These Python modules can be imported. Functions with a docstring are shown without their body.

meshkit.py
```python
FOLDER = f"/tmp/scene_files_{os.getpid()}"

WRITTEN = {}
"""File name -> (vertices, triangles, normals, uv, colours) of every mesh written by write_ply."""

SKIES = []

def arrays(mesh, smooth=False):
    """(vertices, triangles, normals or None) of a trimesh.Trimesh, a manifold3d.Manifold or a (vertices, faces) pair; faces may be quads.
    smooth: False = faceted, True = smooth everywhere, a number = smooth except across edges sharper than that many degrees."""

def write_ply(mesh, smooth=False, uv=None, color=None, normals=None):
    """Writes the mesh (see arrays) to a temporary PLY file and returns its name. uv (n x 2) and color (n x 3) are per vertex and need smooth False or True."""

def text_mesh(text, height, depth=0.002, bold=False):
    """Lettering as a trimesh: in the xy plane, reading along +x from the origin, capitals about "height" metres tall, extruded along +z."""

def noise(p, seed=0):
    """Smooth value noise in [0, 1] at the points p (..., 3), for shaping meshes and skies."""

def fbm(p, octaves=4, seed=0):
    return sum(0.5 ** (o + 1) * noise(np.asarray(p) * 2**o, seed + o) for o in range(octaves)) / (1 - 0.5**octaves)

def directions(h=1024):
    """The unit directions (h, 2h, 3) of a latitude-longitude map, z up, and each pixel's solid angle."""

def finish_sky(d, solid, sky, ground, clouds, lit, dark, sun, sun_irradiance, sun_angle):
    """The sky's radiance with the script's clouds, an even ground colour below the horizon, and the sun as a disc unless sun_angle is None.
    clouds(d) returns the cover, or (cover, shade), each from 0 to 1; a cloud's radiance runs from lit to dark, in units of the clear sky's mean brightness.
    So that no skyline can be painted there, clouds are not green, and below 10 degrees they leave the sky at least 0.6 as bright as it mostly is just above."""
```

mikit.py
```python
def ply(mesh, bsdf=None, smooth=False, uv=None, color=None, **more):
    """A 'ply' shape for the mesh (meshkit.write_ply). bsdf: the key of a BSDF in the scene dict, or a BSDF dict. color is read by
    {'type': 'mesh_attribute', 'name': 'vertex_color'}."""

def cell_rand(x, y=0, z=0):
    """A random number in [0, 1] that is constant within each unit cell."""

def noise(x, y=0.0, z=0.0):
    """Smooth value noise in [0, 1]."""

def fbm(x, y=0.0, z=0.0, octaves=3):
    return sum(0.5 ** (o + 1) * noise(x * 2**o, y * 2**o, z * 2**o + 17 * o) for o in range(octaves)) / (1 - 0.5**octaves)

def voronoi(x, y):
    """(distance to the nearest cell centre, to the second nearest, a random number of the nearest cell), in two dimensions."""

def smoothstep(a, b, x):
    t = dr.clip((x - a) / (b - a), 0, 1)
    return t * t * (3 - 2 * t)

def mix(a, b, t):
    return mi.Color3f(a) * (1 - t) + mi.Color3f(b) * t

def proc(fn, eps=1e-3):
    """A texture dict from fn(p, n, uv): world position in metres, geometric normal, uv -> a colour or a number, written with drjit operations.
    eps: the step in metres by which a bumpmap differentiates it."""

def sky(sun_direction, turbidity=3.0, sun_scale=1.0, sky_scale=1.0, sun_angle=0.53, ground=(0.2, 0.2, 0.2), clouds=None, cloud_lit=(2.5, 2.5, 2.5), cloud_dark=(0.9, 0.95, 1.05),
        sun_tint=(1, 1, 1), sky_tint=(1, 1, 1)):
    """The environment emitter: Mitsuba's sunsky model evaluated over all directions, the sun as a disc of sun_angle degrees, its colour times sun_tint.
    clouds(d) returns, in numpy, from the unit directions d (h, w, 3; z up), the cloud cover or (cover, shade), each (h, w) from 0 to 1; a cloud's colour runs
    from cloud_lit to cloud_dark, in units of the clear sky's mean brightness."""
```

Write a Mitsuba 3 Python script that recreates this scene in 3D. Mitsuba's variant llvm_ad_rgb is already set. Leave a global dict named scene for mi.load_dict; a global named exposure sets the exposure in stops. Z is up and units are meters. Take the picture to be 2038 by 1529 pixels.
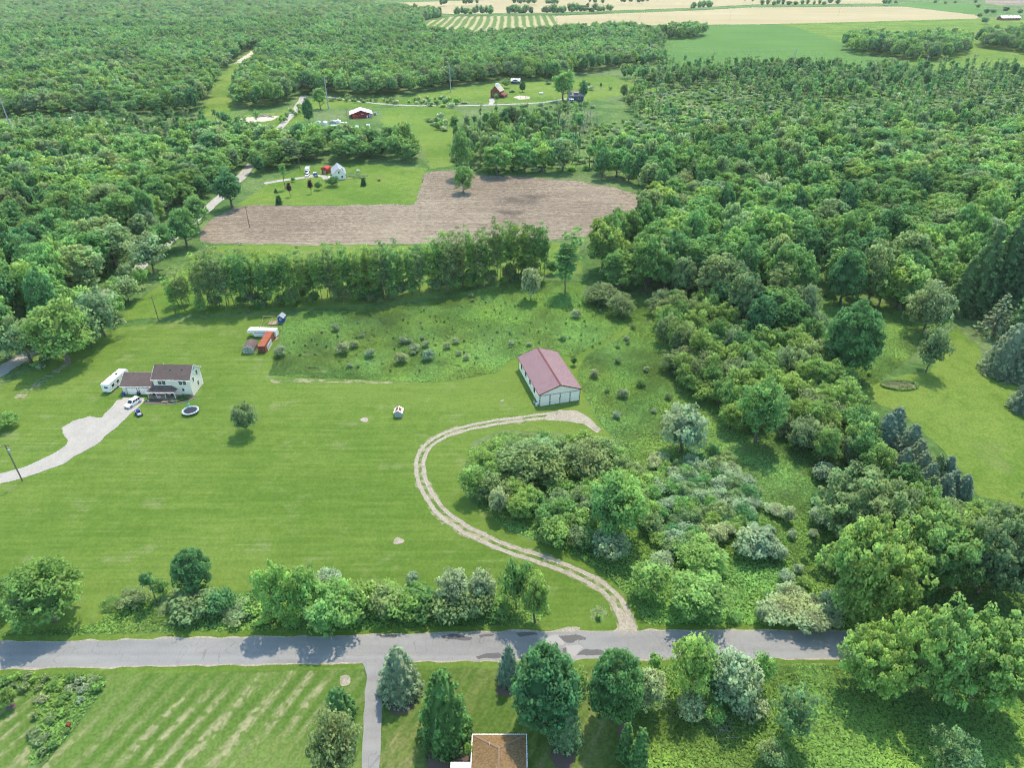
import math
import numpy as np
import trimesh
import shapely
from shapely.geometry import Polygon, LineString, Point
from shapely.ops import unary_union
import drjit as dr
import mitsuba as mi
import mikit
import meshkit

T = mi.ScalarTransform4f
scene, labels = {}, {}
rng = np.random.default_rng(7)

# ------------------------------------------------------------------ camera, sky, exposure
CAM_H, PITCH, FOC = 110.0, math.radians(32.0), 1359.0          # metres, down-tilt, focal length in photo pixels (2038 wide)
CP, SP = math.cos(PITCH), math.sin(PITCH)
scene['camera'] = {'type': 'perspective', 'fov': math.degrees(2 * math.atan(1019 / FOC)), 'fov_axis': 'x', 'near_clip': 1.0, 'far_clip': 20000.0,
                   'to_world': T().look_at(origin=[0, 0, CAM_H], target=[0, CP * 100, CAM_H - SP * 100], up=[0, 0, 1])}
SUN = np.array([0.31 * math.cos(math.radians(62)), 0.95 * math.cos(math.radians(62)), math.sin(math.radians(62))])
scene['sky'] = mikit.sky(SUN.tolist(), turbidity=3.0, sun_scale=0.82, sky_scale=3.2, sky_tint=(1.14, 1.0, 0.83), ground=(0.08, 0.12, 0.05))
exposure = 2.03


# ------------------------------------------------------------------ survey: photo pixel -> ground point
def P(px, py, z=0.0):
    dx, dy = (px - 1019) / FOC, (py - 764.5) / FOC
    t = (z - CAM_H) / (-SP - CP * dy)
    return np.array([dx * t, (CP - SP * dy) * t])


def top_height(x, y, py):
    dy = (py - 764.5) / FOC
    return CAM_H + y / (CP - SP * dy) * (-SP - CP * dy)


def scale_at(x, y, z):
    """photo pixels per metre at a point, and the elevation angle under which it is seen"""
    f = y * CP + (CAM_H - z) * SP
    return FOC / f, math.atan2(CAM_H - z, math.hypot(x, y))


def in_view(x, y, margin=0.10):
    f = y * CP + CAM_H * SP
    return (np.abs(x) / f < 0.75 + margin) & ((-(y * SP) + CAM_H * CP) / f < 0.75)


# ------------------------------------------------------------------ materials
noise, fbm, mix, sstep = mikit.noise, mikit.fbm, mikit.mix, mikit.smoothstep


def flat(name, col, rough=0.7, **k):
    scene[name] = {'type': 'twosided', 'b': {'type': 'principled', 'base_color': {'type': 'rgb', 'value': [c if min(col) > 0.6 else 0.76 * c for c in col]}, 'roughness': rough, 'specular': k.pop('specular', 0.3), **k}}


def proc(name, fn, rough=0.95, spec=0.1):
    scene[name] = {'type': 'twosided', 'b': {'type': 'principled', 'base_color': mikit.proc(lambda p, n, uv: fn(p, n, uv) * 0.72), 'roughness': rough, 'specular': spec}}


LEAF = [(.248, .455, .150), (.330, .515, .155), (.155, .335, .130), (.300, .430, .190), (.425, .540, .325),
        (.345, .465, .330), (.220, .375, .170), (.155, .080, .090), (.290, .395, .190), (.275, .475, .125)]
MID, BRIGHT, DEEP, OLIVE, SILVER, BLUE, DARK, PURPLE, DULL, GRASSY = range(10)


def leaf_col(p, n, uv):
    k = uv.y * 10
    col = mi.Color3f(*LEAF[0])
    for i in range(1, 10):
        col = dr.select(k > i, mi.Color3f(*LEAF[i]), col)
    t = noise(p.x * 0.11, p.y * 0.11)
    u = noise(p.x * 0.023 + 9.0, p.y * 0.023)
    warm = mix((1.12, 1.03, 0.84), (0.85, 0.98, 1.10), t)
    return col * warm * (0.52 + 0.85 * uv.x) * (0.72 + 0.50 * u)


scene['leaf'] = {'type': 'principledthin', 'base_color': mikit.proc(leaf_col), 'roughness': 0.6, 'diff_trans': 1.0, 'eta': 1.3, 'spec_trans': 0.0}


def meadow_col(p, n, uv):
    a = fbm(p.x * 0.06, p.y * 0.06)
    b = fbm(p.x * 0.9 + 5, p.y * 0.9, octaves=3)
    d = noise(p.x * 0.02, p.y * 0.03 + 3)
    c = mix((.090, .185, .048), (.155, .250, .080), sstep(0.3, 0.7, a))
    c = mix(c, (.190, .240, .110), 0.5 * sstep(0.55, 0.8, d))
    return c * (0.55 + 0.9 * b)


proc('meadow_mat', meadow_col)


def lawn_col(p, n, uv):
    a = fbm(p.x * 0.03, p.y * 0.04 + 2)
    s = noise(p.x * 0.035 + 3, p.y * 0.75)
    s2 = noise(p.x * 0.12, p.y * 1.9 + 7)
    f = noise(p.x * 3.1, p.y * 3.1)
    g = fbm(p.x * 0.45 + 3, p.y * 0.45)
    c = mix((.118, .220, .034), (.184, .282, .056), sstep(0.22, 0.78, 0.54 * a + 0.14 * s + 0.10 * s2 + 0.28 * g))
    c = mix(c, (.27, .32, .15), 0.5 * sstep(0.60, 0.85, 0.6 * fbm(p.x * 0.16 + 4, p.y * 0.22) + 0.3 * g + 0.15 * s2))
    return c * (0.80 + 0.26 * f + 0.10 * s2)


proc('lawn_mat', lawn_col)


def pasture_col(p, n, uv):
    a = fbm(p.x * 0.03 + 2, p.y * 0.03)
    b = fbm(p.x * 0.35 + 5, p.y * 0.35)
    f = noise(p.x * 2.6, p.y * 2.6)
    c = mix((.118, .228, .034), (.200, .302, .058), sstep(0.25, 0.75, 0.6 * a + 0.4 * b))
    c = mix(c, (.26, .31, .11), 0.4 * sstep(0.6, 0.85, fbm(p.x * 0.08 + 40, p.y * 0.08)))
    return c * (0.80 + 0.36 * f)


proc('pasture_mat', pasture_col)
D1 = P(290, 1365) - P(130, 1520)
D1 = D1 / np.linalg.norm(D1)


def dry_col(p, n, uv):
    al, ac = p.x * D1[0] + p.y * D1[1], p.x * D1[1] - p.y * D1[0]
    lines = 0.5 + 0.5 * dr.sin(ac * 1.9 + 6.0 * noise(al * 0.02, ac * 0.16) + 1.5 * noise(al * 0.12, ac * 0.5))
    st = 0.50 * lines + 0.36 * noise(al * 0.14 + 3, ac * 1.3) + 0.26 * noise(al * 1.1, ac * 4.0)
    big = fbm(p.x * 0.07 + 1, p.y * 0.07)
    c = mix((.105, .205, .036), (.165, .262, .064), sstep(0.3, 0.7, big))
    c = mix(c, (.20, .27, .085), 0.55 * lines)
    bare = sstep(0.45, 1.0, st) * sstep(0.30, 0.60, noise(al * 0.075 + 7.3, ac * 0.13 + 2.2))
    f = noise(p.x * 3.1, p.y * 3.1)
    c = mix(c, (.44, .42, .26), 0.72 * bare * sstep(0.2, 0.6, noise(p.x * 1.2, p.y * 1.2)))
    return c * (0.80 + 0.38 * f)


proc('dry_lawn_mat', dry_col)


def yard_col(p, n, uv):
    al, ac = p.x * D1[0] + p.y * D1[1], p.x * D1[1] - p.y * D1[0]
    st = noise(al * 0.12, ac * 0.9) * 0.55 + noise(al * 0.5 + 3, ac * 2.2) * 0.45
    big = fbm(p.x * 0.10 + 7, p.y * 0.10)
    c = mix((.095, .180, .032), (.180, .235, .070), sstep(0.3, 0.7, 0.6 * st + 0.4 * big))
    c = mix(c, (.33, .29, .17), 0.55 * sstep(0.62, 0.78, 0.6 * big + 0.4 * st))
    return c * (0.78 + 0.40 * noise(p.x * 3.1, p.y * 3.1))


proc('yard_mat', yard_col)


WET = [(P(1030, 401), 12, 9), (P(1015, 424), 9, 7), (P(1060, 392), 8, 6)]


def soil_col(p, n, uv):
    a = fbm(p.x * 0.018, p.y * 0.018 + 4)
    row = noise(p.x * 0.05, p.y * 0.9)
    f = noise(p.x * 0.8, p.y * 2.2)
    c = mix((.235, .192, .146), (.380, .322, .246), sstep(0.25, 0.75, 0.5 * a + 0.26 * row + 0.24 * f))
    wet = mi.Float(0)
    for q, a_, b_ in WET:
        wet = dr.maximum(wet, 1 - sstep(0.2, 1.2, dr.sqrt(dr.square((p.x - q[0]) / a_) + dr.square((p.y - q[1]) / b_)) + 0.9 * (fbm(p.x * 0.15, p.y * 0.15) - 0.5)))
    return mix(c, (.075, .062, .055), 0.6 * wet) * (0.75 + 0.45 * f)


proc('soil_mat', soil_col)


def wheat_col(p, n, uv):
    a = fbm(p.x * 0.006, p.y * 0.01 + 4)
    row = noise(p.x * 0.01, p.y * 0.25)
    return mix((.40, .33, .17), (.55, .47, .29), 0.6 * a + 0.4 * row)


proc('wheat_mat', wheat_col)


def hay_col(p, n, uv):
    st = 0.5 + 0.5 * dr.sin(p.x * 0.42 + 1.6 * noise(p.x * 0.02, p.y * 0.01))
    a = fbm(p.x * 0.01, p.y * 0.01)
    return mix((.14, .22, .06), (.46, .42, .22), sstep(0.35, 0.75, 0.55 * st + 0.4 * a))


proc('hay_mat', hay_col)


def crop_col(p, n, uv):
    a = fbm(p.x * 0.012, p.y * 0.012 + 2)
    row = noise(p.x * 0.012 + p.y * 0.02, p.y * 0.22)
    return mix((.085, .205, .048), (.140, .275, .064), 0.55 * a + 0.45 * row)


proc('crop_mat', crop_col)


def road_col(p, n, uv):
    a = fbm(p.x * 0.15, p.y * 0.5)
    lane = noise(p.x * 0.03, p.y * 1.3 + 0.5)
    f = noise(p.x * 6, p.y * 6)
    g = 0.265 + 0.075 * a + 0.055 * lane + 0.035 * f
    cr = dr.abs(noise(p.x * 0.7 + 3, p.y * 0.55) - 0.5)
    g = g * (1 - 0.22 * (1 - sstep(0.0, 0.02, cr)))
    return mi.Color3f(g * 0.985, g * 1.0, g * 1.0)


proc('road_mat', road_col, 0.9)


def gravel_col(p, n, uv):
    a = fbm(p.x * 0.5, p.y * 0.5)
    f = noise(p.x * 4, p.y * 4)
    return mix((.40, .388, .355), (.58, .565, .525), 0.5 * a + 0.5 * f)


proc('gravel_mat', gravel_col)


def dirt_col(p, n, uv):
    a = fbm(p.x * 0.8, p.y * 0.8)
    c = mix((.36, .33, .26), (.56, .52, .43), noise(p.x * 4, p.y * 4))
    return mix(c, (.13, .18, .05), 0.35 * sstep(0.60, 0.80, a))


proc('dirt_mat', dirt_col)


def worn_col(p, n, uv):
    f = noise(p.x * 3.1, p.y * 3.1)
    w = sstep(0.35, 0.75, 0.6 * noise(p.x * 0.5 + 8, p.y * 1.4) + 0.4 * fbm(p.x * 1.5, p.y * 1.5))
    return mix((.135, .235, .052), (.40, .38, .25), w) * (0.8 + 0.35 * f)


proc('worn_mat', worn_col)


def shingle_col(p, n, uv):
    course = noise(p.x * 2.2, p.y * 2.2, p.z * 5.0)
    return mix((.135, .100, .092), (.240, .190, .178), 0.6 * course + 0.4 * fbm(p.x * 0.5, p.y * 0.5, p.z))


proc('shingle_mat', shingle_col, 0.95)


def tan_shingle_col(p, n, uv):
    tab = mikit.cell_rand(p.x * 3.2 + 0.5 * dr.floor(p.y * 5.5), p.y * 5.5, p.z * 0.0)
    return mix((.205, .125, .058), (.36, .25, .135), 0.65 * tab + 0.35 * noise(p.x * 6, p.y * 6))


proc('tan_shingle_mat', tan_shingle_col, 0.95)


def maroon_col(p, n, uv):
    return mix((.300, .172, .188), (.345, .208, .222), fbm(p.x * 0.6, p.y * 0.6, p.z * 0.6))


proc('maroon_roof_mat', maroon_col, 0.42, 0.5)

flat('bark', (.17, .145, .12), 0.9)
flat('dead_wood', (.40, .36, .32), 0.9)
flat('pole_wood', (.20, .16, .13), 0.9)
flat('galvanised', (.46, .49, .52), 0.5)
flat('cream_wall', (.76, .70, .605), 0.7)
flat('barn_wall', (.88, .81, .70), 0.55)
flat('door_white', (.88, .83, .75), 0.55)
flat('white_paint', (.80, .80, .79), 0.5)
flat('trim_brown', (.105, .045, .042), 0.6)
flat('maroon_trim', (.190, .060, .065), 0.5)
flat('window_glass', (.02, .025, .032), 0.08, specular=0.6)
flat('concrete', (.50, .47, .42), 0.9)
flat('deck_wood', (.30, .24, .18), 0.85)
flat('pale_wood', (.47, .38, .26), 0.85)
flat('rust_red', (.40, .12, .065), 0.75)
flat('rust_dark', (.21, .055, .035), 0.75)
flat('shed_wall', (.47, .50, .44), 0.7)
flat('shed_green', (.16, .23, .17), 0.7)
flat('blue_paint', (.02, .10, .36), 0.5)
flat('navy_wall', (.055, .080, .125), 0.7)
flat('barn_red', (.28, .022, .030), 0.7)
flat('bright_red', (.55, .05, .035), 0.6)
flat('brick_red', (.26, .085, .055), 0.8)
flat('silver_roof', (.42, .46, .52), 0.45)
flat('grey_roof', (.36, .33, .33), 0.85)
flat('white_roof', (.82, .82, .82), 0.5)
flat('rubber', (.025, .025, .025), 0.85)
flat('car_white', (.82, .82, .82), 0.25, clearcoat=0.6)
flat('mower_blue', (.03, .09, .42), 0.4)
flat('dark_grey', (.07, .07, .075), 0.6)
flat('net_green', (.22, .58, .38), 0.7)
flat('mat_black', (.030, .038, .055), 0.75)
flat('pad_blue', (.30, .42, .58), 0.6)
flat('stone', (.38, .35, .31), 0.9)
flat('mulch', (.155, .115, .095), 0.95)
flat('straw', (.44, .31, .14), 0.95)
flat('pink_cloth', (.70, .42, .55), 0.8)
flat('patch_tar', (.150, .146, .150), 0.9)
flat('pale_asphalt', (.42, .41, .40), 0.9)
flat('pale_sand', (.58, .52, .42), 0.95)
flat('wire_metal', (.16, .17, .18), 0.5)
flat('flower_pink', (.30, .235, .215), 0.9)


# ------------------------------------------------------------------ naming helpers
def numbered(name):
    if name not in labels and name not in scene:
        return name
    i = 1
    while f'{name}_{i:03d}' in labels or f'{name}_{i:03d}' in scene:
        i += 1
    return f'{name}_{i:03d}'


part_count = {}


def thing(name, label, cat, group=None):
    key = numbered(name)
    labels[key] = {'label': label, 'category': cat}
    if group:
        labels[key]['group'] = group
    return key


def part(parent, name, mesh, mat, smooth=False, label=None, kind=None):
    base = f'{parent}__{name}'
    i = part_count.get(base, 0)
    part_count[base] = i + 1
    key = base if i == 0 else f'{base}_{i:03d}'
    scene[key] = mikit.ply(mesh, mat, smooth=smooth)
    if label or kind:
        labels[key] = {k: v for k, v in (('label', label), ('kind', kind)) if v}
    return key


def single(name, mesh, mat, label, cat, group=None, smooth=False):
    key = thing(name, label, cat, group)
    scene[key] = mikit.ply(mesh, mat, smooth=smooth)
    return key


# ------------------------------------------------------------------ mesh helpers (local frames)
def box(x0, x1, y0, y1, z0, z1):
    m = trimesh.creation.box((x1 - x0, y1 - y0, z1 - z0))
    m.apply_translation(((x0 + x1) / 2, (y0 + y1) / 2, (z0 + z1) / 2))
    return m


def tube(p0, p1, r0, r1=None, sides=8):
    r1 = r0 if r1 is None else r1
    p0, p1 = np.asarray(p0, float), np.asarray(p1, float)
    d = (p1 - p0) / np.linalg.norm(p1 - p0)
    a = np.cross(d, [0, 0, 1.0] if abs(d[2]) < 0.9 else [1.0, 0, 0])
    a /= np.linalg.norm(a)
    b = np.cross(d, a)
    t = np.arange(sides) * 2 * np.pi / sides
    ring = np.cos(t)[:, None] * a + np.sin(t)[:, None] * b
    v = np.vstack([p0 + ring * r0, p1 + ring * r1, [p0], [p1]])
    i = np.arange(sides)
    j = (i + 1) % sides
    f = np.vstack([np.stack([i, j, j + sides], 1), np.stack([i, j + sides, i + sides], 1), np.stack([j, i, i * 0 + 2 * sides], 1), np.stack([i + sides, j + sides, i * 0 + 2 * sides + 1], 1)])
    return trimesh.Trimesh(v, f, process=False)


def cat(*ms):
    return trimesh.util.concatenate([m for m in ms])


def prism_x(yz, x0, x1):
    """profile in (y, z) drawn out along x"""
    m = trimesh.creation.extrude_polygon(Polygon(yz), x1 - x0, engine='earcut')
    v = np.array(m.vertices)
    m.vertices = np.stack([v[:, 2] + x0, v[:, 0], v[:, 1]], 1)
    return m


def prism_y(xz, y0, y1):
    m = trimesh.creation.extrude_polygon(Polygon(xz), y1 - y0, engine='earcut')
    v = np.array(m.vertices)
    m.vertices = np.stack([v[:, 0], v[:, 2] + y0, v[:, 1]], 1)
    m.invert()
    return m


class At:
    """a local frame on the ground: x to the right along the front, y away from the viewer"""
    def __init__(self, o, u=None, yaw=0.0):
        self.o = np.asarray(o, float)
        if u is not None:
            yaw = math.atan2(u[1], u[0])
        self.c, self.s = math.cos(yaw), math.sin(yaw)

    def __call__(self, m):
        m = m.copy()
        v = np.array(m.vertices)
        m.vertices = np.stack([self.o[0] + v[:, 0] * self.c - v[:, 1] * self.s, self.o[1] + v[:, 0] * self.s + v[:, 1] * self.c, v[:, 2]], 1)
        return m


def window(t, fr, x, z, w, h, y, out=-1, axis='x', bars=1):
    """a framed window proud of a wall; axis 'x': wall runs along x at depth y; 'y': wall runs along y at x = y"""
    def bb(a0, a1, d0, d1, z0, z1):
        d0, d1 = sorted((d0, d1))
        return box(a0, a1, d0, d1, z0, z1) if axis == 'x' else box(d0, d1, a0, a1, z0, z1)
    f = 0.09
    fm = cat(bb(x - w / 2 - f, x + w / 2 + f, y + out * 0.004, y + out * 0.06, z + h, z + h + f), bb(x - w / 2 - f, x + w / 2 + f, y + out * 0.004, y + out * 0.075, z - f, z),
             bb(x - w / 2 - f, x - w / 2, y + out * 0.004, y + out * 0.06, z, z + h), bb(x + w / 2, x + w / 2 + f, y + out * 0.004, y + out * 0.06, z, z + h),
             *([bb(x - w / 2, x + w / 2, y + out * 0.03, y + out * 0.05, z + h / 2 - 0.03, z + h / 2 + 0.03)] if bars else []))
    k = part(t, 'window', fr(fm), 'white_paint')
    part(k, 'pane', fr(bb(x - w / 2, x + w / 2, y + out * 0.004, y + out * 0.028, z, z + h)), 'window_glass')


def gable_roof(x0, x1, y0, y1, ze, zr, oh=0.35, og=0.35, th=0.14):
    """two slopes with the ridge along x, as two meshes (front, back)"""
    ym = (y0 + y1) / 2
    sl = (zr - ze) / (ym - y0)
    front = prism_x([(y0 - oh, ze - oh * sl), (ym, zr), (ym, zr + th), (y0 - oh, ze - oh * sl + th)], x0 - og, x1 + og)
    back = prism_x([(y1 + oh, ze - oh * sl), (y1 + oh, ze - oh * sl + th), (ym, zr + th), (ym, zr)], x0 - og, x1 + og)
    return front, back


# ------------------------------------------------------------------ ground sheets
OPEN = []


def world_poly(px):
    return Polygon([P(*q) for q in px]).buffer(0)


def rough_edge(poly, amp, step=None):
    """uneven outline: points along the edge moved by noise in world space"""
    out = []
    for ring in [poly.exterior]:
        L = ring.length
        d = math.sqrt(poly.centroid.x ** 2 + poly.centroid.y ** 2)
        st = step or max(0.7, d / 170)
        n = max(16, int(L / st))
        pts = np.array([ring.interpolate(k / n, normalized=True).coords[0] for k in range(n)])
        q = np.c_[pts * 0.45, np.zeros(n)]
        q2 = np.c_[pts * 0.11, np.zeros(n) + 5]
        pts = pts + amp * np.c_[meshkit.noise(q) - 0.5 + 0.9 * (meshkit.noise(q2) - 0.5), meshkit.noise(q + 40) - 0.5 + 0.9 * (meshkit.noise(q2 + 40) - 0.5)] * 2
        out = pts
    return Polygon(out).buffer(0)


def tri(poly, z):
    vs, fs, n = [], [], 0
    for g in (poly.geoms if hasattr(poly, 'geoms') else [poly]):
        if g.area < 1e-3:
            continue
        v, f = trimesh.creation.triangulate_polygon(g, engine='earcut')
        v = np.asarray(v)
        f = np.asarray(f)
        a = v[f]
        cr = (a[:, 1, 0] - a[:, 0, 0]) * (a[:, 2, 1] - a[:, 0, 1]) - (a[:, 1, 1] - a[:, 0, 1]) * (a[:, 2, 0] - a[:, 0, 0])
        f[cr < 0] = f[cr < 0][:, ::-1]
        vs.append(np.c_[v, np.full(len(v), z)])
        fs.append(f + n)
        n += len(v)
    return trimesh.Trimesh(np.vstack(vs), np.vstack(fs), process=False)


def sheet(name, poly, z, mat, amp=0.5, label=None, cut=None, is_open=True):
    if not isinstance(poly, Polygon):
        poly = world_poly(poly)
    p = rough_edge(poly, amp) if amp else poly
    if cut is not None:
        p = p.difference(cut)
    key = numbered(name)
    scene[key] = mikit.ply(tri(p, z), mat)
    labels[key] = {'kind': 'structure'}
    if label:
        labels[key]['label'] = label
    if is_open:
        OPEN.append(poly)
    return poly


g = np.linspace(-6000, 6000, 25)
gx, gy = np.meshgrid(g, g)
gi = np.arange(24)
ii, jj = np.meshgrid(gi, gi)
a = (jj * 25 + ii).ravel()
scene['ground'] = mikit.ply((np.c_[gx.ravel(), gy.ravel(), np.zeros(625)], np.stack([a, a + 1, a + 26, a + 25], 1)), 'meadow_mat')
labels['ground'] = {'kind': 'structure', 'label': 'rough green meadow and scrub ground'}


def spline(px, n=140):
    from scipy.interpolate import splprep, splev
    w = np.array([P(*q) for q in px])
    tck, _ = splprep(w.T, s=2.0, k=3)
    return np.array(splev(np.linspace(0, 1, n), tck)).T


# main road, side road, drives
road_top = [(-500, 1288), (0, 1280), (340, 1273), (680, 1267), (1000, 1259), (1330, 1257), (1690, 1259), (2038, 1262), (2500, 1266)]
road_bot = [(2500, 1317), (2038, 1312), (1690, 1310), (1360, 1312), (1040, 1313), (720, 1318), (450, 1323), (0, 1330), (-500, 1338)]
ROAD = sheet('road', road_top + road_bot, 0.05, 'road_mat', 0.12, 'grey asphalt country road crossing the foreground')
sheet('road_shoulder', ROAD.buffer(.32), 0.042, 'dirt_mat', 0.3, 'thin gritty shoulder along the asphalt road', is_open=False)
DRIVE = sheet('driveway', [(716, 1314), (768, 1312), (762, 1330), (760, 1400), (753, 1600), (716, 1600), (724, 1420), (730, 1345), (727, 1330)], 0.055, 'road_mat', 0.1, 'worn asphalt drive leading down from the road between two lawns')
gl = spline([(-300, 900), (-120, 810), (0, 742), (60, 700), (150, 632), (230, 568), (272, 540), (338, 477), (420, 410), (470, 362), (520, 300), (560, 250), (600, 200), (603, 190)], 90)
GROAD = sheet('gravel_road', LineString(gl).buffer(2.9, cap_style=2), 0.045, 'gravel_mat', 0.5, 'pale gravel side road running up through the trees on the left')
PAD = sheet('gravel_driveway', [(-200, 985), (0, 944), (50, 930), (100, 907), (128, 889), (135, 876), (124, 862), (124, 850), (148, 838), (178, 828), (202, 834), (215, 815), (232, 796), (287, 797),
                                (262, 822), (240, 845), (190, 886), (120, 927), (50, 951), (0, 963), (-200, 1010)], 0.05, 'gravel_mat', 0.35, 'white gravel driveway with a turning bay by the cream house')
sheet('concrete_apron', [(229, 812), (246, 791), (289, 792), (270, 812)], 0.058, 'concrete', 0, 'pale concrete apron in front of the garage doors')
tc = spline([(1252, 1262), (1246, 1236), (1232, 1203), (1200, 1168), (1130, 1131), (1050, 1106), (1000, 1091), (930, 1056), (880, 1016), (848, 975), (836, 930), (848, 892), (882, 866), (940, 850), (1000, 841), (1060, 831), (1110, 823), (1140, 826)])
tl = LineString(tc)
for off in (0.95, -0.95):
    sheet('wheel_track', tl.parallel_offset(abs(off), 'left' if off > 0 else 'right').buffer(0.52, cap_style=2), 0.05, 'dirt_mat', 0.2, 'pale bare wheel track of the curving farm drive')
sheet('gravel_turnaround', [(1085, 826), (1120, 815), (1150, 815), (1178, 838), (1196, 858), (1185, 862), (1160, 845), (1130, 838), (1085, 836)], 0.045, 'dirt_mat', 0.6, 'bare gravel patch in front of the barn doors')
sheet('drive_mouth', [(1226, 1210), (1243, 1212), (1268, 1258), (1222, 1258), (1240, 1240)], 0.047, 'dirt_mat', 0.5, 'gravel mouth where the farm drive meets the road')
sheet('worn_grass', tl.buffer(1.75), 0.036, 'worn_mat', 0.5, 'worn yellowed grass along the farm drive')
TRACK = tl.buffer(2.2)

# mown lawns, fields
LAWN_Y = [(-300, 1275), (-300, 900), (0, 772), (70, 735), (130, 702), (235, 652), (370, 636), (480, 626), (560, 622), (553, 700), (534, 748), (600, 752), (750, 757), (860, 762), (940, 752), (985, 742), (1006, 724), (1022, 712), (1085, 696),
          (1140, 712), (1252, 649), (1262, 657), (1168, 706), (1148, 745), (1165, 790), (1195, 845), (1242, 895), (1200, 870), (1000, 855), (940, 878), (915, 960), (940, 1000), (1000, 1048), (1060, 1078), (1130, 1098), (1200, 1138), (1252, 1188), (1280, 1235),
          (1290, 1252), (1060, 1254), (1100, 1200), (1000, 1192), (950, 1190), (700, 1180), (480, 1180), (340, 1187), (215, 1195), (200, 1240), (100, 1255)]
hard = unary_union([ROAD, DRIVE, GROAD.buffer(2), PAD])
sheet('lawn', LAWN_Y, 0.02, 'lawn_mat', 0.35, 'wide striped mown lawn round the cream house and barn')
for nm, q in (('far', road_top), ('near', road_bot[::-1])):
    c = np.array([P(*k) for k in q])
    sgn = 1 if nm == 'far' else -1
    sheet('verge', Polygon(np.vstack([c + [0, -0.3 * sgn], (c + [0, 1.7 * sgn])[::-1]])), 0.026 if nm == 'far' else 0.03, 'lawn_mat', 0.25, 'mown grass verge beside the road')
sheet('lower_lawn', [(212, 1340), (720, 1326), (727, 1345), (723, 1420), (716, 1640), (10, 1640), (60, 1545), (100, 1512), (150, 1452), (200, 1388)], 0.022, 'dry_lawn_mat', 0.3, 'lower lawn striped with bare straw-coloured streaks')
sheet('corner_lawn', [(-250, 1378), (30, 1371), (74, 1396), (62, 1480), (40, 1640), (-250, 1640)], 0.022, 'dry_lawn_mat', 0.3, 'small lawn in the bottom left corner')
sheet('front_yard', [(764, 1322), (1160, 1318), (1262, 1322), (1262, 1400), (1246, 1450), (1240, 1640), (750, 1640), (758, 1400)], 0.022, 'yard_mat', 0.2, 'front yard lawn round the brown roofed house')
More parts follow.
